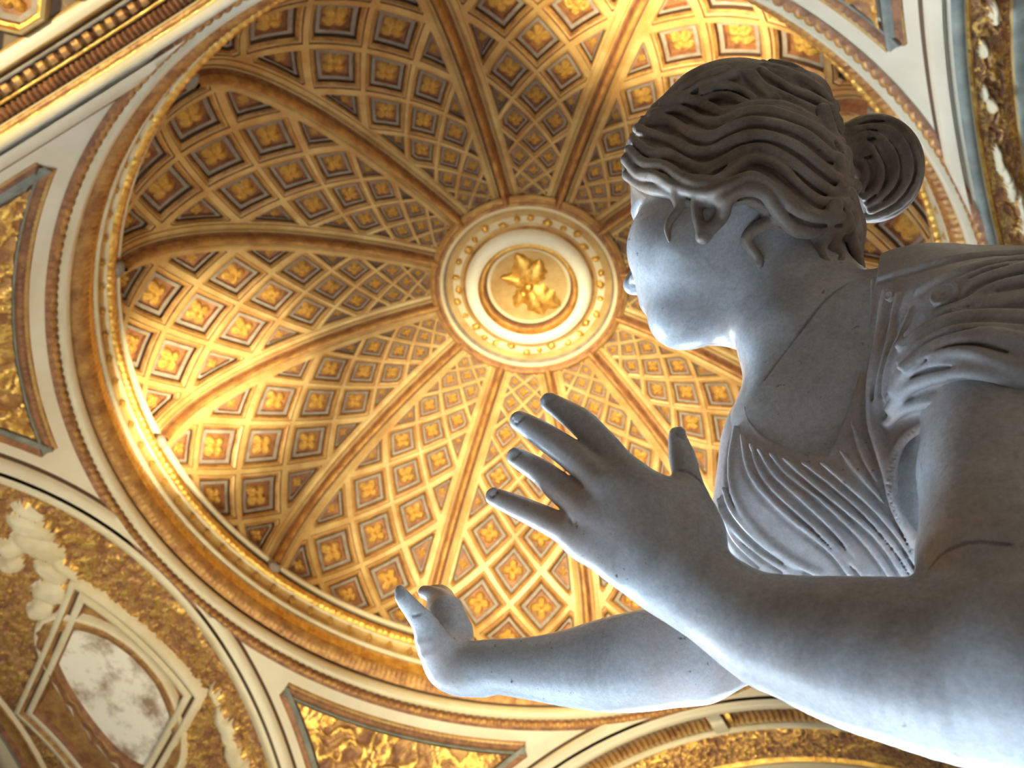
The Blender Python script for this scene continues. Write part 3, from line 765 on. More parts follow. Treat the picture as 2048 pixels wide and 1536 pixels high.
# head frame: U crown, FW face, LF left ear
U = np.array([.20, -.78, .59]); U /= np.linalg.norm(U)
FW = np.array([-.80, .22, .57]); FW -= U * (FW @ U); FW /= np.linalg.norm(FW)
LF = np.cross(U, FW); HC = P3(1490, 425, .88)
HA = np.stack([FW, U, LF])
def H(a, b, c=0.): return HC + FW * a + U * b + LF * c
def hell(a, b, c, ra, rb, rc, k=.012, op='add', tilt=0):
    A = HA
    if tilt:
        t = math.radians(tilt); A = np.stack([FW * math.cos(t) + U * math.sin(t), -FW * math.sin(t) + U * math.cos(t), LF])
    return ell(H(a, b, c), A, (ra, rb, rc), k, op)
head = [
    hell(.004, .016, 0, .102, .100, .086, .02),                     # skull
    hell(.040, -.045, 0, .075, .085, .072, .025),                   # face block
    hell(.068, .015, 0, .050, .050, .062, .02),                     # forehead
    hell(.052, -.055, .040, .052, .056, .040, .02), hell(.052, -.055, -.040, .052, .056, .040, .02),   # cheeks
    chain([(H(.060, -.126), .024), (H(.028, -.100, .052), .020), (H(-.015, -.06, .062), .022)], .028),   # jaw
    chain([(H(.060, -.126), .024), (H(.028, -.100, -.052), .020), (H(-.015, -.06, -.062), .022)], .028),
    hell(.062, -.130, 0, .028, .022, .030, .012),                   # chin
    hell(.078, -.092, 0, .028, .026, .034, .016),                   # muzzle
    chain([(H(.104, .006), .011), (H(.113, -.028), .011), (H(.125, -.055), .0115)], .010),    # nose
    hell(.111, -.061, .012, .011, .008, .008, .006), hell(.111, -.061, -.012, .011, .008, .008, .006),
    chain([(H(.104, .012, .014), .010), (H(.106, .022, .034), .012), (H(.082, .012, .056), .008)], .010),
    chain([(H(.104, .012, -.014), .010), (H(.106, .022, -.034), .012), (H(.082, .012, -.056), .008)], .010),
    hell(.092, -.006, .033, .020, .013, .020, .012, 'sub'), hell(.092, -.006, -.033, .020, .013, .020, .012, 'sub'),
    hell(.080, -.006, .032, .016, .013, .016, .003), hell(.080, -.006, -.032, .016, .013, .016, .003),
    hell(.101, -.086, 0, .010, .0055, .020, .006), hell(.098, -.098, 0, .010, .0065, .017, .005),
    hell(.092, -.110, 0, .008, .006, .014, .006, 'sub'),
    chain([(H(.106, -.092, .018), .0015), (H(.110, -.092, 0), .0018), (H(.106, -.092, -.018), .0015)], .003, 'sub'),
    chain([(H(.119, -.065, .008), .003), (H(.109, -.063, .010), .003)], .002, 'sub'),
    chain([(H(.119, -.065, -.008), .003), (H(.109, -.063, -.010), .003)], .002, 'sub'),
]
neck = [
    CH([(1560, 500, .885, 112), (1590, 600, .845, 118), (1620, 690, .80, 122), (1690, 780, .765, 130)], .03, inner=.02),
    CH([(1522, 688, .80, 38), (1560, 738, .775, 44), (1605, 792, .75, 48)], .02),       # throat
    CH([(1575, 830, .745, 60), (1640, 830, .735, 70), (1700, 790, .74, 80)], .05),   # upper chest
]
torso = [
    CH([(1700, 850, .79, 205), (1850, 980, .72, 225), (2250, 1330, .62, 250), (2900, 1750, .50, 330)], .03, inner=.03),
    CH([(1570, 985, .73, 118), (1640, 1010, .72, 120)], .05),                              # breast
    CH([(1562, 1085, .735, 110), (1700, 1150, .70, 130)], .04),
    CH([(1545, 880, .765, 60), (1600, 900, .755, 90)], .05),
    CH([(1740, 690, .80, 130), (1850, 650, .74, 130), (1990, 690, .67, 160), (2200, 800, .62, 200)], .04, inner=.02),  # shoulders
    CH([(1650, 760, .93, 120), (1620, 860, .93, 100)], .05),                            # far shoulder
]
arm_near = [
    CH([(2010, 740, .64, 150), (2008, 950, .575, 152), (2020, 1130, .52, 165), (2075, 1330, .47, 195)], .02, inner=.01),
    CH([(1345, 1140, .590, 74), (1420, 1183, .575, 84), (1500, 1238, .56, 98), (1600, 1277, .545, 124), (1700, 1302, .53, 147),
        (1800, 1320, .515, 163), (1950, 1342, .49, 184), (2080, 1330, .47, 200)], .012, n=26),
]
arm_far = [
    CH([(925, 1335, .82, 46), (970, 1331, .81, 50), (1060, 1336, .79, 60), (1140, 1336, .775, 74), (1220, 1329, .76, 90), (1300, 1318, .745, 97),
        (1380, 1304, .735, 94)], .012, n=24),
    CH([(1400, 1300, .735, 88), (1510, 1262, .765, 92), (1690, 1080, .86, 105), (1690, 860, .93, 110)], .02),
    CH([(918, 1358, .815, 22), (960, 1362, .81, 22)], .02),
]
def knuckled(rows, k=.004): return CH([(a, b, c, r * (1.14 if r < 29 else 1.0) + 1) for a, b, c, r in rows], k, n=14)
hand_near = [
    # fingers: tip first
    knuckled([(988, 993, .672, 15), (1015, 1005, .665, 18), (1056, 1023, .655, 21), (1105, 1046, .64, 24), (1168, 1078, .62, 32)], .002),
    knuckled([(1032, 914, .690, 16), (1054, 927, .682, 19), (1085, 946, .668, 22), (1125, 980, .648, 27), (1185, 1025, .622, 35)], .002),
    knuckled([(1039, 842, .700, 17), (1062, 855, .69, 20), (1100, 880, .672, 24), (1150, 915, .65, 27), (1222, 975, .622, 36)], .002),
    knuckled([(1099, 804, .700, 16), (1122, 818, .69, 19), (1162, 845, .672, 24), (1200, 884, .652, 29), (1232, 925, .636, 33), (1268, 975, .622, 38)], .002),
    # palm
    CH([(1168, 1080, .620, 34), (1200, 1103, .612, 38), (1250, 1138, .60, 42), (1305, 1172, .588, 44), (1360, 1205, .578, 45), (1430, 1240, .57, 52), (1520, 1290, .555, 70)], .014, n=20),
    CH([(1185, 1030, .622, 36), (1260, 1090, .605, 46), (1345, 1140, .59, 66)], .014),
    CH([(1222, 978, .622, 38), (1290, 1050, .605, 50), (1345, 1130, .59, 70)], .014),
    CH([(1268, 975, .622, 40), (1330, 1020, .61, 52), (1375, 1100, .595, 66)], .016),
    CH([(1240, 1045, .618, 50), (1300, 1085, .605, 60)], .016),
    # thumb
    CH([(1354, 870, .640, 17), (1358, 890, .636, 22), (1366, 922, .630, 28), (1376, 958, .622, 27), (1384, 1000, .612, 34), (1385, 1060, .602, 52)], .010, n=10),
    CH([(1385, 1060, .602, 46), (1330, 1020, .61, 45)], .02),
]
hand_far = [
    CH([(800, 1180, .80, 10), (806, 1195, .80, 16), (828, 1222, .805, 20), (850, 1250, .81, 26), (868, 1290, .815, 36), (900, 1330, .82, 42)], .008, n=12),
    CH([(895, 1325, .83, 44), (895, 1270, .86, 42), (890, 1230, .88, 34)], .014),
    CH([(915, 1315, .83, 34), (912, 1262, .86, 32), (895, 1222, .885, 28)], .012),
    CH([(893, 1225, .885, 22), (884, 1200, .925, 19), (862, 1188, .955, 16), (849, 1184, .965, 13)], .004, n=8),
    CH([(893, 1222, .89, 20), (892, 1196, .94, 17), (882, 1184, .975, 15), (866, 1182, .99, 12)], .004, n=8),
    CH([(880, 1238, .88, 20), (872, 1216, .915, 17), (868, 1204, .94, 14)], .004, n=6),
    CH([(896, 1228, .89, 19), (898, 1206, .94, 16), (894, 1192, .975, 13)], .004, n=6),
]
def trace(prims, uv, r, k=.004, op='add', lift=0., n=16, taper=(1, 1), skin=0., zr=(.4, 1.3)):
    # a ridge or groove following a curve drawn over the surface of prims
    q = spline(uv, n); p = raycast(prims, q, zr[0], zr[1], skin=skin); m = len(p); pts = []
    zz = p[:, 2].copy(); z2 = np.array([np.median(zz[max(0, i - 2):i + 3]) for i in range(m)]); p = p * (z2 / zz)[:, None]
    for _ in range(6):
        zs = p[:, 2].copy(); zs[1:-1] = zs[1:-1] * .5 + .25 * (zs[:-2] + zs[2:]); p = p * (zs / p[:, 2])[:, None]
    for i, a in enumerate(p):
        t = i / (m - 1); rr = r * (taper[0] + (taper[1] - taper[0]) * t) * a[2] / FPX
        c = a / np.linalg.norm(a); pts.append((a - c * lift * rr, rr))
    return chain(pts, k, op), pts
body = head + neck + torso + arm_near + arm_far
skin_cuts = []
cracks = []
def groove(prims, uv, r, mark=False, **kw):
    pr, pts = trace(prims, uv, r, op='sub', k=.0015, **kw); skin_cuts.append(pr)
    if mark: cracks.append(spline([a for a, _ in pts], len(pts) * 6))
bodyall = body + hand_near + hand_far
# old joins between the carved blocks
groove(head + neck + torso, [(1528, 760), (1560, 715), (1610, 650), (1650, 600), (1700, 560)], 3.0, n=18, mark=True)
groove(arm_near, [(1856, 1135), (1885, 1105), (1940, 1085), (1990, 1086), (2060, 1100)], 2.6, n=14, mark=True)
groove(hand_near, [(1350, 940), (1368, 941), (1388, 951), (1404, 966)], 2.2, n=8, mark=True)
groove(hand_far, [(826, 1232), (838, 1230), (850, 1224)], 2.2, n=5, mark=True)
groove(hand_near, [(1186, 906), (1198, 920), (1212, 932)], 3.0, n=6, taper=(1, .4))
groove(hand_near, [(1131, 946), (1150, 962), (1168, 976), (1184, 985)], 3.2, n=7, taper=(1, .4))
groove(hand_near, [(1127, 1026), (1140, 1038), (1152, 1050)], 2.8, n=5, taper=(1, .4))
# nails
def c0n(p): return p / np.linalg.norm(p)
def nail(tip, base, w, z):
    (u0, v0), (u1, v1) = tip, base; p = raycast(hand_near, [((u0 + u1) / 2, (v0 + v1) / 2)], .5, .8)[0]
    ax = np.array([u1 - u0, v1 - v0, -6.]); L_ = np.linalg.norm(ax[:2]) * z / FPX; ax = ax / np.linalg.norm(ax)
    zc = -p / np.linalg.norm(p); ay = np.cross(zc, ax); ay /= np.linalg.norm(ay); az_ = np.cross(ax, ay)
    A = np.stack([ax, ay, az_]); w_ = w * z / FPX
    cut = ell(p, A, (L_ * .58, w_ * 1.08, .0025), .0004, 'sub')
    pl = ell(p + c0n(p) * .0006, A, (L_ * .52, w_ * .94, .0015), .0003)
    return [cut, pl]
nails = nail((978, 984), (997, 983), 11, .672) + nail((1018, 906), (1042, 904), 12, .69) + nail((1024, 833), (1050, 836), 13, .70) + nail((1084, 795), (1114, 797), 12, .70) + nail((1356, 852), (1368, 880), 12, .64)
BODY = bodyall + skin_cuts + nails
# ------------------------------------------------------------------ hair
def grown(pr, g): return Prim(lambda p, f=pr.fn: f(p) - g, pr.k, pr.op)
def Z1(q): return [(x / 2.9257 + 1200, y / 2.9257 + 80) for x, y in q]
hairbase = [
    hell(.004, .022, 0, .106, .104, .094, .02),
    hell(.060, .040, 0, .066, .048, .080, .02),
    CH([(1300, 330, .905, 40), (1350, 360, .87, 42), (1430, 385, .835, 44), (1540, 410, .825, 46), (1640, 430, .84, 46), (1690, 455, .865, 32)], .02),
    CH([(1665, 420, .88, 46), (1690, 490, .87, 30), (1712, 535, .86, 16)], .02),
    CH([(1590, 232, .935, 58), (1640, 290, .925, 42), (1680, 335, .92, 44)], .02),
    CH([(1440, 194, .92, 52), (1530, 188, .93, 52), (1595, 206, .94, 50)], .04),
    CH([(1490, 210, .915, 68), (1560, 235, .915, 60), (1615, 290, .91, 54)], .03),
    CH([(1305, 300, .93, 42), (1345, 255, .94, 50), (1400, 215, .94, 58), (1450, 205, .93, 62)], .03, inner=.02),
]
_e = [(1268, 335, 20), (1300, 352, 24), (1345, 368, 27), (1395, 378, 27), (1450, 385, 27), (1492, 378, 28), (1530, 392, 30), (1572, 425, 32), (1622, 440, 30), (1680, 450, 26)]
_p = raycast(head + neck, [(a, b) for a, b, c in _e], .7, 1.1)
hairbase.append(chain([(p * (1 - .004 / p[2]), c * p[2] / FPX) for p, (a, b, c) in zip(_p, _e)], .014))
bun = [ell(P3(1744, 338, .93), np.stack([np.array([.35, .93, -.1]) / 1.0, np.array([.93, -.35, .0]), np.array([0, 0, 1.])]), (.058, .053, .05), .01),
       CH([(1680, 350, .92, 58), (1730, 340, .93, 62)], .02)]
strands = [
    ([(160, 790), (250, 850), (330, 880), (430, 900), (500, 950), (620, 960), (740, 920), (850, 870), (960, 900), (1040, 1010), (1150, 1110), (1300, 1120), (1440, 1090)], 13),
    ([(150, 700), (230, 780), (330, 800), (420, 850), (520, 890), (640, 900), (760, 850), (880, 800), (1000, 850), (1100, 960), (1230, 1030), (1400, 1040)], 12),
    ([(170, 640), (260, 720), (380, 740), (470, 800), (580, 840), (700, 820), (800, 740), (930, 700), (1060, 760), (1180, 880), (1300, 950), (1440, 960)], 12),
    ([(190, 580), (290, 660), (400, 670), (500, 720), (600, 760), (720, 720), (840, 650), (980, 650), (1120, 720), (1240, 820), (1360, 900), (1460, 900)], 12),
    ([(220, 520), (320, 560), (430, 600), (520, 650), (640, 660), (760, 600), (880, 560), (1020, 570), (1160, 640), (1280, 740), (1400, 830), (1490, 850)], 12),
    ([(250, 480), (380, 470), (480, 520), (560, 570), (660, 570), (780, 510), (900, 480), (1060, 500), (1200, 560), (1320, 660), (1430, 750), (1500, 800)], 12),
    ([(310, 420), (440, 400), (540, 440), (620, 480), (740, 470), (850, 420), (980, 410), (1120, 450), (1250, 510), (1350, 590), (1440, 680)], 11),
    ([(370, 370), (500, 345), (620, 385), (720, 430), (840, 405), (960, 385), (1080, 395), (1200, 450), (1310, 520), (1400, 600)], 11),
    ([(430, 330), (520, 300), (600, 250), (700, 230), (800, 200)], 9), ([(480, 280), (560, 240), (650, 200), (740, 180)], 8),
    ([(560, 360), (660, 325), (760, 330), (860, 375)], 9), ([(600, 300), (700, 270), (800, 285), (880, 345)], 9),
    ([(940, 180), (1040, 240), (1120, 300), (1230, 330), (1330, 400), (1390, 480)], 10), ([(960, 150), (1080, 190), (1180, 230), (1280, 300), (1370, 400)], 10),
    ([(980, 290), (1100, 345), (1200, 390), (1320, 450), (1400, 520)], 10), ([(1000, 140), (1120, 155), (1210, 210), (1300, 280)], 8),
]
bunst = [
    ([(1400, 560), (1480, 490), (1580, 460), (1700, 470), (1800, 560), (1850, 700), (1840, 850), (1770, 950), (1650, 1020), (1560, 1040)], 10),
    ([(1410, 590), (1500, 530), (1600, 510), (1720, 540), (1800, 660), (1800, 800), (1710, 930), (1580, 1000)], 9),
    ([(1430, 620), (1520, 570), (1620, 560), (1710, 660), (1720, 800), (1640, 910), (1560, 960)], 9),
    ([(1450, 650), (1540, 620), (1600, 660), (1640, 750), (1620, 850), (1540, 920)], 9), ([(1470, 690), (1540, 720), (1550, 800), (1520, 870)], 9),
    ([(1390, 600), (1470, 590), (1540, 600), (1590, 640), (1520, 670), (1440, 650)], 8),
]
locks = [
    ([(450, 920), (465, 990), (415, 1050), (393, 1110), (410, 1180)], 13, (1, .35)),
    ([(560, 960), (572, 1040), (590, 1100), (610, 1150)], 11, (1, 1.1)), ([(735, 940), (712, 1030), (650, 1100), (600, 1155)], 15, (1, .9)),
    ([(1000, 1060), (900, 1110), (856, 1165), (880, 1215), (925, 1270), (932, 1310)], 14, (1, .65)),
    ([(1350, 1100), (1310, 1190), (1300, 1250), (1335, 1305), (1395, 1300), (1420, 1250), (1380, 1205), (1345, 1240)], 8, (1, .8)),
    ([(1440, 1040), (1470, 1150), (1500, 1240), (1520, 1330)], 14, (1, .6)), ([(1480, 1020), (1510, 1130), (1500, 1200)], 12, (1, .6)),
]
hbp = hairbase; HAIR = [grown(p, .001) for p in hairbase] + list(bun)
def mirror(pts): return [(a - 2 * ((a - HC) @ LF) * LF, r) for a, r in pts]
rs = np.random.RandomState(4)
for uv, r in strands:
    z = np.array(Z1(uv)); n = max(10, len(uv) * 3)
    for j, (off, rr, lift) in enumerate(((0, r * 1.1, .55), (-7, r * .5, 1.1), (5, r * .5, 1.4), (-1, r * .30, 4.2))):
        wob = off + rs.randn(len(z)) * 1.6
        pr, pts = trace(hairbase, [(a + wob[i] * .25, b + wob[i]) for i, (a, b) in enumerate(z)], rr, k=.0026, lift=lift, n=n, taper=(.8, 1.05), zr=(.7, 1.15))
        HAIR.append(pr)
        if j < 3: HAIR.append(chain(mirror(pts)[::2] if len(pts) > 12 else mirror(pts), .003))
    # undercut beside each lock
    pr, pts = trace(hairbase, [(a, b + r * 1.05 + 2) for a, b in z], 4.6, k=.003, op='sub', lift=1.0, n=n, taper=(.6, 1), zr=(.7, 1.15)); HAIR.append(pr)
for uv, r in bunst:
    for off, rr, lift in ((0, r, .3), (5, r * .5, .9), (-5, r * .45, .9)):
        pr, _ = trace(bun, [(a + off, b + off * .6) for a, b in Z1(uv)], rr, k=.0025, lift=lift, n=16, taper=(.8, .8), zr=(.75, 1.1)); HAIR.append(pr)
    pr, _ = trace(bun, [(a + r * 1.15, b + r * .6) for a, b in Z1(uv)], 3.2, k=.002, op='sub', n=16, zr=(.75, 1.1)); HAIR.append(pr)
for uv, r, tp in locks:
    pr, pts = trace(head + neck + hairbase, Z1(uv), r, k=.005, lift=.55, n=14, taper=tp, zr=(.7, 1.15)); HAIR.append(pr)
# the ribbon across the crown
for off in (-9, 0, 9):
    pr, pts = trace(hairbase, [(a + off, b) for a, b in Z1([(870, 190), (905, 235), (950, 290), (1010, 345)])], 7, k=.002, lift=.9, n=12, zr=(.75, 1.15)); HAIR.append(pr)
# ------------------------------------------------------------------ dress
def Z4(q): return [(x / 2.1327 + 1400, y / 2.1327 + 480) for x, y in q]
def poly_prism(uv, zc):
    uv = np.array(uv, np.float32); n = len(uv)
    def f(p):
        s_ = FPX / p[:, 2]; x = p[:, 0] * s_ + 1024; y = p[:, 1] * s_ + 768; d = np.full(len(p), 1e12, np.float32); ins = np.zeros(len(p), bool)
        for i in range(n):
            a = uv[i]; b = uv[(i + 1) % n]; e = b - a; wx_ = x - a[0]; wy_ = y - a[1]
            t = np.clip((wx_ * e[0] + wy_ * e[1]) / (e @ e), 0, 1); dx = wx_ - e[0] * t; dy = wy_ - e[1] * t; d = np.minimum(d, dx * dx + dy * dy)
            c = (a[1] <= y) != (b[1] <= y); xi = a[0] + (y - a[1]) / (e[1] if abs(e[1]) > 1e-6 else 1e-6) * e[0]; ins ^= c & (x < xi)
        d = np.sqrt(d) * p[:, 2] / FPX; d = np.where(ins, -d, d)
        return np.maximum(d, p[:, 2] - zc)
    return f
dress = [Prim(pr.fn, pr.k) for pr in torso]
grow = .0045
def grown(pr, g): return Prim(lambda p, f=pr.fn: f(p) - g, pr.k, pr.op)
dbase = [grown(p, grow) for p in torso] + [
    CH([(1800, 575, .76, 60), (1900, 575, .72, 66), (2048, 580, .68, 75), (2200, 600, .66, 90)], .03),
    CH([(1830, 760, .66, 70), (1900, 740, .625, 90), (2000, 745, .60, 110), (2120, 760, .58, 120)], .03),   # sleeve over the shoulder
    CH([(1790, 830, .69, 40), (1780, 950, .68, 40), (1830, 1080, .66, 36)], .03),
]
DRESS = list(dbase)
neckline = spline([(1762, 500), (1752, 560), (1743, 640), (1728, 720), (1706, 800), (1684, 860), (1660, 905), (1640, 916), (1590, 906), (1535, 880), (1500, 845), (1488, 812), (1505, 780), (1400, 760), (1400, 500)], 40)
armhole = spline([(2200, 860), (2048, 852), (1990, 843), (1920, 840), (1858, 856), (1812, 885), (1794, 930), (1794, 985), (1812, 1035), (1845, 1085), (1880, 1140), (1930, 1240), (2200, 1400)], 36)
folds = [
    ([(150, 800), (130, 950), (150, 1100), (250, 1250), (400, 1370), (520, 1425)], 7), ([(180, 830), (200, 950), (250, 1050), (380, 1180), (560, 1320), (640, 1420)], 7),
    ([(215, 870), (260, 990), (340, 1090), (500, 1230), (640, 1360), (700, 1430)], 6), ([(250, 890), (320, 1000), (430, 1100), (600, 1260), (740, 1430)], 7),
    ([(300, 910), (380, 1000), (520, 1110), (700, 1280), (820, 1440)], 6), ([(360, 930), (450, 1010), (600, 1130), (760, 1270), (880, 1440)], 7),
    ([(440, 950), (560, 1040), (700, 1160), (830, 1300), (930, 1450)], 6), ([(520, 950), (640, 1050), (760, 1160), (870, 1290), (950, 1420)], 7),
    ([(600, 900), (680, 1000), (790, 1120), (900, 1260), (970, 1370)], 6), ([(650, 780), (700, 930), (790, 1070), (900, 1230), (980, 1340)], 6),
    ([(790, 220), (760, 420), (735, 600), (735, 780), (785, 950), (850, 1130), (970, 1370)], 9), ([(840, 230), (810, 400), (790, 520), (760, 640), (765, 780)], 6),
    ([(900, 300), (850, 420), (800, 560), (790, 660)], 6), ([(75, 1110), (120, 1200), (250, 1330), (400, 1420)], 6), ([(85, 1150), (150, 1280), (260, 1380)], 5),
    ([(100, 1060), (140, 1160), (260, 1290), (430, 1400)], 6),
    ([(820, 640), (900, 545), (1020, 490), (1150, 480), (1300, 530), (1450, 580)], 13), ([(810, 720), (900, 625), (1050, 575), (1200, 568), (1450, 625)], 13),
    ([(800, 780), (900, 710), (1100, 680), (1450, 700)], 11), ([(1110, 290), (1250, 200), (1450, 160)], 9), ([(1100, 240), (1200, 165), (1450, 100)], 9),
    ([(960, 320), (1100, 295), (1450, 250)], 9), ([(850, 450), (1000, 355), (1200, 320), (1450, 330)], 11), ([(860, 540), (1050, 425), (1250, 400), (1450, 460)], 11),
    ([(880, 400), (1000, 320), (1150, 270), (1450, 220)], 8), ([(840, 520), (960, 430), (1120, 370), (1450, 390)], 8), ([(820, 600), (900, 510), (1030, 450), (1200, 430), (1450, 510)], 8),
    ([(1150, 150), (1250, 115), (1450, 85)], 6), ([(800, 680), (860, 600), (960, 540), (1100, 525), (1300, 555), (1450, 605)], 7), ([(930, 215), (1000, 170), (1150, 115), (1400, 75)], 7),
    ([(690, 150), (760, 160), (900, 120), (1100, 70), (1400, 55)], 6),
]
for uv, r in folds:
    if r >= 9: r *= 1.35
    q = Z4(uv); n = len(uv) * 3
    pr, pts = trace(dbase, q, r, k=.005, lift=.30, n=n, taper=(.6, 1.), zr=(.5, .95)); DRESS.append(pr)
    d = np.array(q); t = np.gradient(d, axis=0); t /= np.linalg.norm(t, axis=1)[:, None]; nn = np.stack([-t[:, 1], t[:, 0]], 1)
    pr, _ = trace(dbase, d + nn * (r * 1.25), r * .55, k=.004, op='sub', n=n, taper=(.5, 1.), zr=(.5, .95)); DRESS.append(pr)
    pr, _ = trace(dbase, d + nn * (r * .35), r * .28, k=.0025, lift=2.2, n=n, taper=(.4, 1.), zr=(.5, .95)); DRESS.append(pr)
DRESS.append(Prim(poly_prism(neckline, .90), .0015, 'sub'))
DRESS.append(Prim(poly_prism(armhole, .70), .003, 'sub'))
# rims: neckline hem and sleeve hem
pr, _ = trace(dbase, [(1744, 560), (1741, 640), (1728, 720), (1707, 800), (1685, 860), (1662, 905)], 3.4, k=.002, lift=.7, n=18, zr=(.5, .95)); DRESS.append(pr)
pr, _ = trace(dbase, [(1650, 915), (1590, 907), (1535, 881), (1500, 846), (1489, 815)], 3.2, k=.002, lift=.5, n=14, zr=(.5, .95)); DRESS.append(pr)
hem = [(2120, 850), (2048, 846), (1990, 837), (1920, 834), (1858, 848), (1806, 880), (1786, 930), (1786, 988), (1804, 1040), (1838, 1092), (1862, 1130)]
pr, hp = trace(dbase, hem, 9, k=.004, lift=.3, n=34, taper=(1.2, .8), zr=(.45, .95)); DRESS.append(pr)
# little pleats along the sleeve hem
for i in range(12, 27):
    a, r0 = hp[i]; b, _ = hp[min(i + 1, len(hp) - 1)]
    for f in (0, .5):
        c = a + (b - a) * f; t = (b - a) / (np.linalg.norm(b - a) + 1e-9); n_ = np.cross(t, c / np.linalg.norm(c)); c2 = c - c / np.linalg.norm(c) * r0 * .8
        DRESS.append(chain([(c2 - n_ * .003, .0006), (c2 + n_ * .003, .0006)], .0008, 'sub'))
# skirt below the belt, out of the picture, down to the plinth
DOWN = -np.array([RC[0][2], RC[1][2], RC[2][2]])
hip = np.array([.64, .30, .50]); foot = hip + DOWN * .80
# ------------------------------------------------------------------ materials
def marble(name, c1, c2, warm, dirt, rough=.36, wsc=6., pit=.9, wa=.6, loc=(3.1, 1.7, .4)):
    m = bpy.data.materials.new(name); m.use_nodes = True; nt = m.node_tree; N = nt.nodes; L = nt.links; b = N['Principled BSDF']
    tc0 = N.new('ShaderNodeTexCoord'); tc = N.new('ShaderNodeMapping'); tc.inputs['Location'].default_value = loc; L.new(tc0.outputs['Object'], tc.inputs['Vector'])
    def noise(sc_, det=6, rough_=.6, vec=None, dist=0):
        n = N.new('ShaderNodeTexNoise'); n.inputs['Scale'].default_value = sc_; n.inputs['Detail'].default_value = det; n.inputs['Roughness'].default_value = rough_
        n.inputs['Distortion'].default_value = dist; L.new(vec or tc.outputs['Vector'], n.inputs['Vector']); return n.outputs['Fac']
    def ramp(fac, p0, c0_, p1, c1_):
        r = N.new('ShaderNodeValToRGB'); r.color_ramp.elements[0].position = p0; r.color_ramp.elements[1].position = p1
        r.color_ramp.elements[0].color = (*c0_, 1); r.color_ramp.elements[1].color = (*c1_, 1); L.new(fac, r.inputs['Fac']); return r.outputs['Color']
    def mix(f, a, b_, typ='MIX'):
        x = N.new('ShaderNodeMix'); x.data_type = 'RGBA'; x.blend_type = typ
        if isinstance(f, float): x.inputs['Factor'].default_value = f
        else: L.new(f, x.inputs['Factor'])
        L.new(a, x.inputs['A']); L.new(b_, x.inputs['B']); return x.outputs['Result']
    base = ramp(noise(9, 8, .72, dist=.5), .36, c2, .60, c1)
    gr = ramp(noise(260, 3, .8), .3, (.80, .80, .80), .7, (1.1, 1.1, 1.1)); base = mix(1.0, base, gr, 'MULTIPLY')
    wm = ramp(noise(wsc, 4, .55, dist=.4), .50, (0, 0, 0), .80, (wa, wa, wa)); wcol = ramp(noise(40, 4), .3, warm, .7, tuple(x * 1.2 for x in warm))
    base = mix(wm, base, wcol)
    # grey veins
    mp = N.new('ShaderNodeMapping'); mp.inputs['Scale'].default_value = (1, 2.4, 1.4); mp.inputs['Rotation'].default_value = (.5, .8, .3); L.new(tc.outputs['Vector'], mp.inputs['Vector'])
    v = noise(14, 6, .7, mp.outputs['Vector'], 1.5); vs = N.new('ShaderNodeMath'); vs.operation = 'SUBTRACT'; vs.inputs[1].default_value = .5; L.new(v, vs.inputs[0])
    va = N.new('ShaderNodeMath'); va.operation = 'ABSOLUTE'; L.new(vs.outputs[0], va.inputs[0])
    vm = ramp(va.outputs[0], .0, (1, 1, 1), .010, (0, 0, 0)); gate = ramp(noise(7, 3), .58, (0, 0, 0), .70, (.5, .5, .5))
    g2 = mix(1.0, vm, gate, 'MULTIPLY'); base = mix(g2, base, ramp(noise(3), .3, (.10, .10, .11), .7, (.16, .15, .15)))
    # small brown pits and specks
    sp = ramp(noise(130, 3, .7), .62, (0, 0, 0), .74, (1, 1, 1)); sg = ramp(noise(9, 4), .48, (0, 0, 0), .62, (pit, pit, pit))
    sp = mix(1.0, sp, sg, 'MULTIPLY'); base = mix(sp, base, ramp(noise(60), .3, dirt, .7, tuple(x * .5 for x in dirt)))
    at = N.new('ShaderNodeAttribute'); at.attribute_name = 'old_join'; base = mix(at.outputs['Fac'], base, ramp(noise(30), .3, (.06, .055, .05), .7, (.13, .11, .10)))
    L.new(base, b.inputs['Base Color']); b.inputs['Roughness'].default_value = rough
    b.inputs['Subsurface Weight'].default_value = .08; b.inputs['Subsurface Radius'].default_value = (1, .8, .6); b.inputs['Subsurface Scale'].default_value = .006
    bp = N.new('ShaderNodeBump'); bp.inputs['Strength'].default_value = .25; bp.inputs['Distance'].default_value = .0012
    L.new(noise(170, 5, .7), bp.inputs['Height']); L.new(bp.outputs['Normal'], b.inputs['Normal'])
    return m
SKIN = marble('pale_marble_skin', (.62, .64, .66), (.42, .42, .42), (.50, .285, .16), (.12, .08, .05), .27)
HAIRM = marble('weathered_marble_hair', (.37, .31, .26), (.16, .12, .09), (.26, .15, .085), (.04, .025, .02), .45, 14., .9)
DRESSM = marble('stained_marble_drapery', (.58, .57, .58), (.40, .36, .34), (.52, .28, .12), (.07, .045, .035), .38, 9., 1., .8)
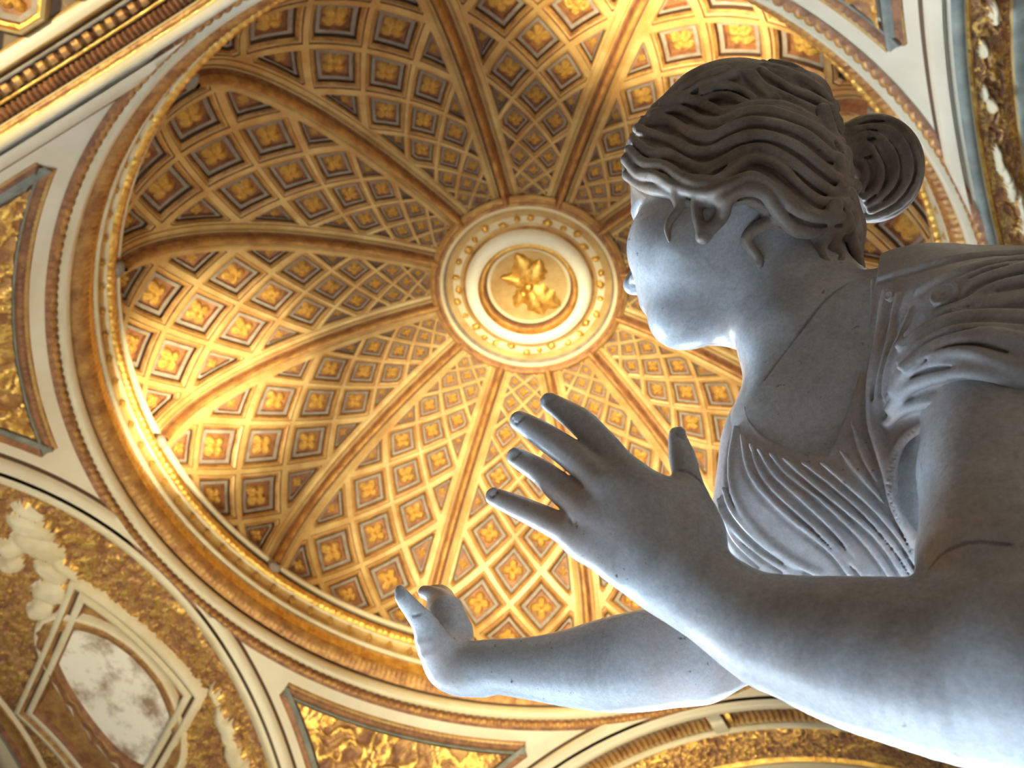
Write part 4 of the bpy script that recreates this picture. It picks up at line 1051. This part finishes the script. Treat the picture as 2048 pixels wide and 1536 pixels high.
# ------------------------------------------------------------------ build
origin = C2W(foot); origin = Vector((origin[0], origin[1], origin[2]))
statue = empty('marble_statue', origin)
tag(statue, 'pale marble statue of a woman with hair in a bun, both hands raised before her', 'statue')
def put(name, prims, lo, hi, h, m, sm=1):
    V, F = mesh_sdf(prims, lo, hi, h); V = smooth_mesh(V, F, sm)
    o = link(name, C2W(V) - np.array(origin), F[:, ::-1], m, statue)
    if name == 'body':
        f = np.zeros(len(V), np.float32)
        for c in cracks:
            lo_ = c.min(0) - .01; hi_ = c.max(0) + .01; j = np.nonzero(((V > lo_) & (V < hi_)).all(1))[0]
            if not len(j): continue
            d = np.full(len(j), 1e9)
            for q in c: d = np.minimum(d, ((V[j] - q) ** 2).sum(1))
            f[j] = np.maximum(f[j], np.clip(1.5 - np.sqrt(d) / .0012, 0, .6))
        at = o.data.attributes.new('old_join', 'FLOAT', 'POINT'); at.data.foreach_set('value', f)
    return o
FH = float(globals().get('HQ', 1.0))
body_o = put('body', BODY, (-.17, -.28, .36), (.62, .42, 1.06), .0015 * FH, SKIN, 2)
hair_o = put('hair', HAIR, (.07, -.42, .66), (.50, .02, 1.14), .0013 * FH, HAIRM, 1)
dress_o = put('dress', DRESS, (.10, -.16, .36), (.70, .46, 1.1), .0013 * FH, DRESSM, 1)
# lower dress: fluted skirt from waist to plinth
mb = MB(); nz_, na = 40, 160; G = np.zeros((na, nz_, 3)); e1 = np.cross(DOWN, [0, 0, 1.]); e1 /= np.linalg.norm(e1); e2 = np.cross(DOWN, e1)
waist = P3(2500, 1500, .56)
for j in range(nz_):
    t = j / (nz_ - 1); c = waist * (1 - t) ** 2 + 2 * t * (1 - t) * (hip + DOWN * .1) + t * t * foot; R0 = .085 + .13 * t ** .7
    for i in range(na):
        a = 2 * pi * i / na; rr = R0 * (1 + (.02 + .10 * t) * math.sin(a * 13 + 2 * math.sin(3 * t)) + .03 * math.sin(a * 5))
        G[i, j] = c + e1 * rr * math.cos(a) + e2 * rr * math.sin(a)
mb.grid(C2W(G) - np.array(origin), 0, True)
bot = [tuple(C2W(G[i, -1]) - np.array(origin)) for i in range(na)]; mb.add(bot, [tuple(range(na))], 0)
mb.build('skirt', [DRESSM], statue)
# brooch and pins on the sleeve
def brooch(u, v, rpx, name, lab=None):
    p = raycast(dbase, [(u, v)], .5, .95)[0]; r = rpx * p[2] / FPX; q1 = raycast(dbase, [(u + 8, v)], .5, .95)[0]; q2 = raycast(dbase, [(u, v + 8)], .5, .95)[0]
    n = np.cross(q1 - p, q2 - p); n /= np.linalg.norm(n); n = n if n[2] < 0 else -n; x = q1 - p; x -= n * (x @ n); x /= np.linalg.norm(x); y = np.cross(n, x)
    p = p - p / np.linalg.norm(p) * .0055; mb = MB(); prof = [(1.0, -1.2), (1.0, .25), (.92, .42), (.78, .44), (.72, .30), (.62, .26), (.3, .30), (.16, .32), (.14, .12), (.0, .1)]; G = np.zeros((28, len(prof), 3))
    for i in range(28):
        a = 2 * pi * i / 28
        for j, (rr, hh) in enumerate(prof): G[i, j] = p + n * hh * r * .8 + (x * math.cos(a) * 1.0 + y * math.sin(a) * 1.1) * rr * r
    mb.grid(C2W(G) - np.array(origin), 0, True); o = mb.build(name, [DRESSM], dress_o); return o
brooch(1890, 590, 27, 'brooch'); brooch(1778, 592, 9, 'sleeve_button'); brooch(1914, 618, 10, 'sleeve_button')
# plinth
pz = origin.z; PM = mat('grey_stone_plinth', (.40, .38, .36), .5, col2=(.28, .26, .25), scale=3)
mb = MB()
for (hw, z0_, z1_) in ((.36, 0, .10), (.33, .10, .14), (.29, .14, pz - .12), (.32, pz - .12, pz - .07), (.35, pz - .07, pz)):
    V_, F_ = boxv(origin.x - hw, origin.x + hw, origin.y - hw, origin.y + hw, z0_, z1_); mb.add(V_, F_)
pl = mb.build('plinth', [PM], None, False); tag(pl, 'square grey stone plinth carrying the marble statue', 'plinth')
# ================================================================== light
def area(name, loc, target, size, power, col, sy=None, spread=None):
    l = bpy.data.lights.new(name, 'AREA'); l.energy = power; l.color = col; l.size = size
    if sy: l.shape = 'RECTANGLE'; l.size_y = sy
    if spread: l.spread = spread
    o = bpy.data.objects.new(name, l); COL.objects.link(o); o.location = loc
    o.rotation_euler = (Vector(target) - Vector(loc)).to_track_quat('-Z', 'Y').to_euler(); return o
def spot(name, loc, target, power, col, angle=70, blend=.8, rad=.08):
    l = bpy.data.lights.new(name, 'SPOT'); l.energy = power; l.color = col; l.spot_size = math.radians(angle); l.spot_blend = blend; l.shadow_soft_size = rad
    o = bpy.data.objects.new(name, l); COL.objects.link(o); o.location = loc
    o.rotation_euler = (Vector(target) - Vector(loc)).to_track_quat('-Z', 'Y').to_euler(); return o
DAY = (.64, .82, 1.0); WARM = (1.0, .90, .56)
def dp(az, t, h=0): return dome_pt(np.array([float(az)]), np.array([float(t)]), h)[0]
area('daylight', (0, -D0 - .3, 2.8), (-1.6, 0, 1.6), 5.2, 520, DAY, 5.0, math.radians(66))
area('daylight', (D0 + .3, 0, 2.8), (-1, 2.0, 1.8), 5.2, 1900, DAY, 5.0, math.radians(66))
spot('bounce_spot', (D0 - .1, .4, 4.9), (-.8, 1.3, 0), 64000, DAY, 25, .25, .3)  # added spot on the pale floor disc, bounces light onto the chest
def rim(az, r=.93, z=.03): return W((r * math.cos(math.radians(az)), r * math.sin(math.radians(az)), z))
# lamps standing on the cornice ledge throw light across and up into the shell
spot('cornice_lamp', rim(16, .62, .0), dp(18, 20), 950, WARM, 80, 1, .15)
spot('cornice_lamp', rim(138, .66, .0), dp(138, 22), 1200, WARM, 80, 1, .15)
spot('cornice_lamp', rim(110, .5, -.3), dp(286, 42), 4200, WARM, 72, 1, .15)
# added unseen fill spots that brighten the arch soffits
spot('soffit_fill', W((.3, 1.45, -.55)), W((.3, 1.16, 0)), 500, WARM, 110, 1, .1)
spot('soffit_fill', W((.3, -1.45, -.75)), W((.3, -1.25, 0)), 480, WARM, 120, 1, .1)
spot('soffit_fill', W((1.5, .3, -.9)), W((1.35, 0.1, 0)), 120, WARM, 120, 1, .1)
spot('pendentive_fill', W((.35, -.30, -1.05)), W((.80, -.55, 0)), 800, WARM, 115, 1, .15)  # added unseen fill for the pendentives and the pale ring bands
spot('pendentive_fill', W((.45, .35, -1.05)), W((.95, .6, 0)), 350, WARM, 100, 1, .15)
w = bpy.data.worlds.new('world'); sc.world = w; w.use_nodes = True
w.node_tree.nodes['Background'].inputs['Color'].default_value = (.75, .86, 1, 1); w.node_tree.nodes['Background'].inputs['Strength'].default_value = .6
sc.view_settings.view_transform = 'Standard'; sc.view_settings.look = 'None'; sc.view_settings.gamma = 1; sc.view_settings.use_curve_mapping = False
sc.view_settings.exposure = -.3
sc.cycles.max_bounces = 6
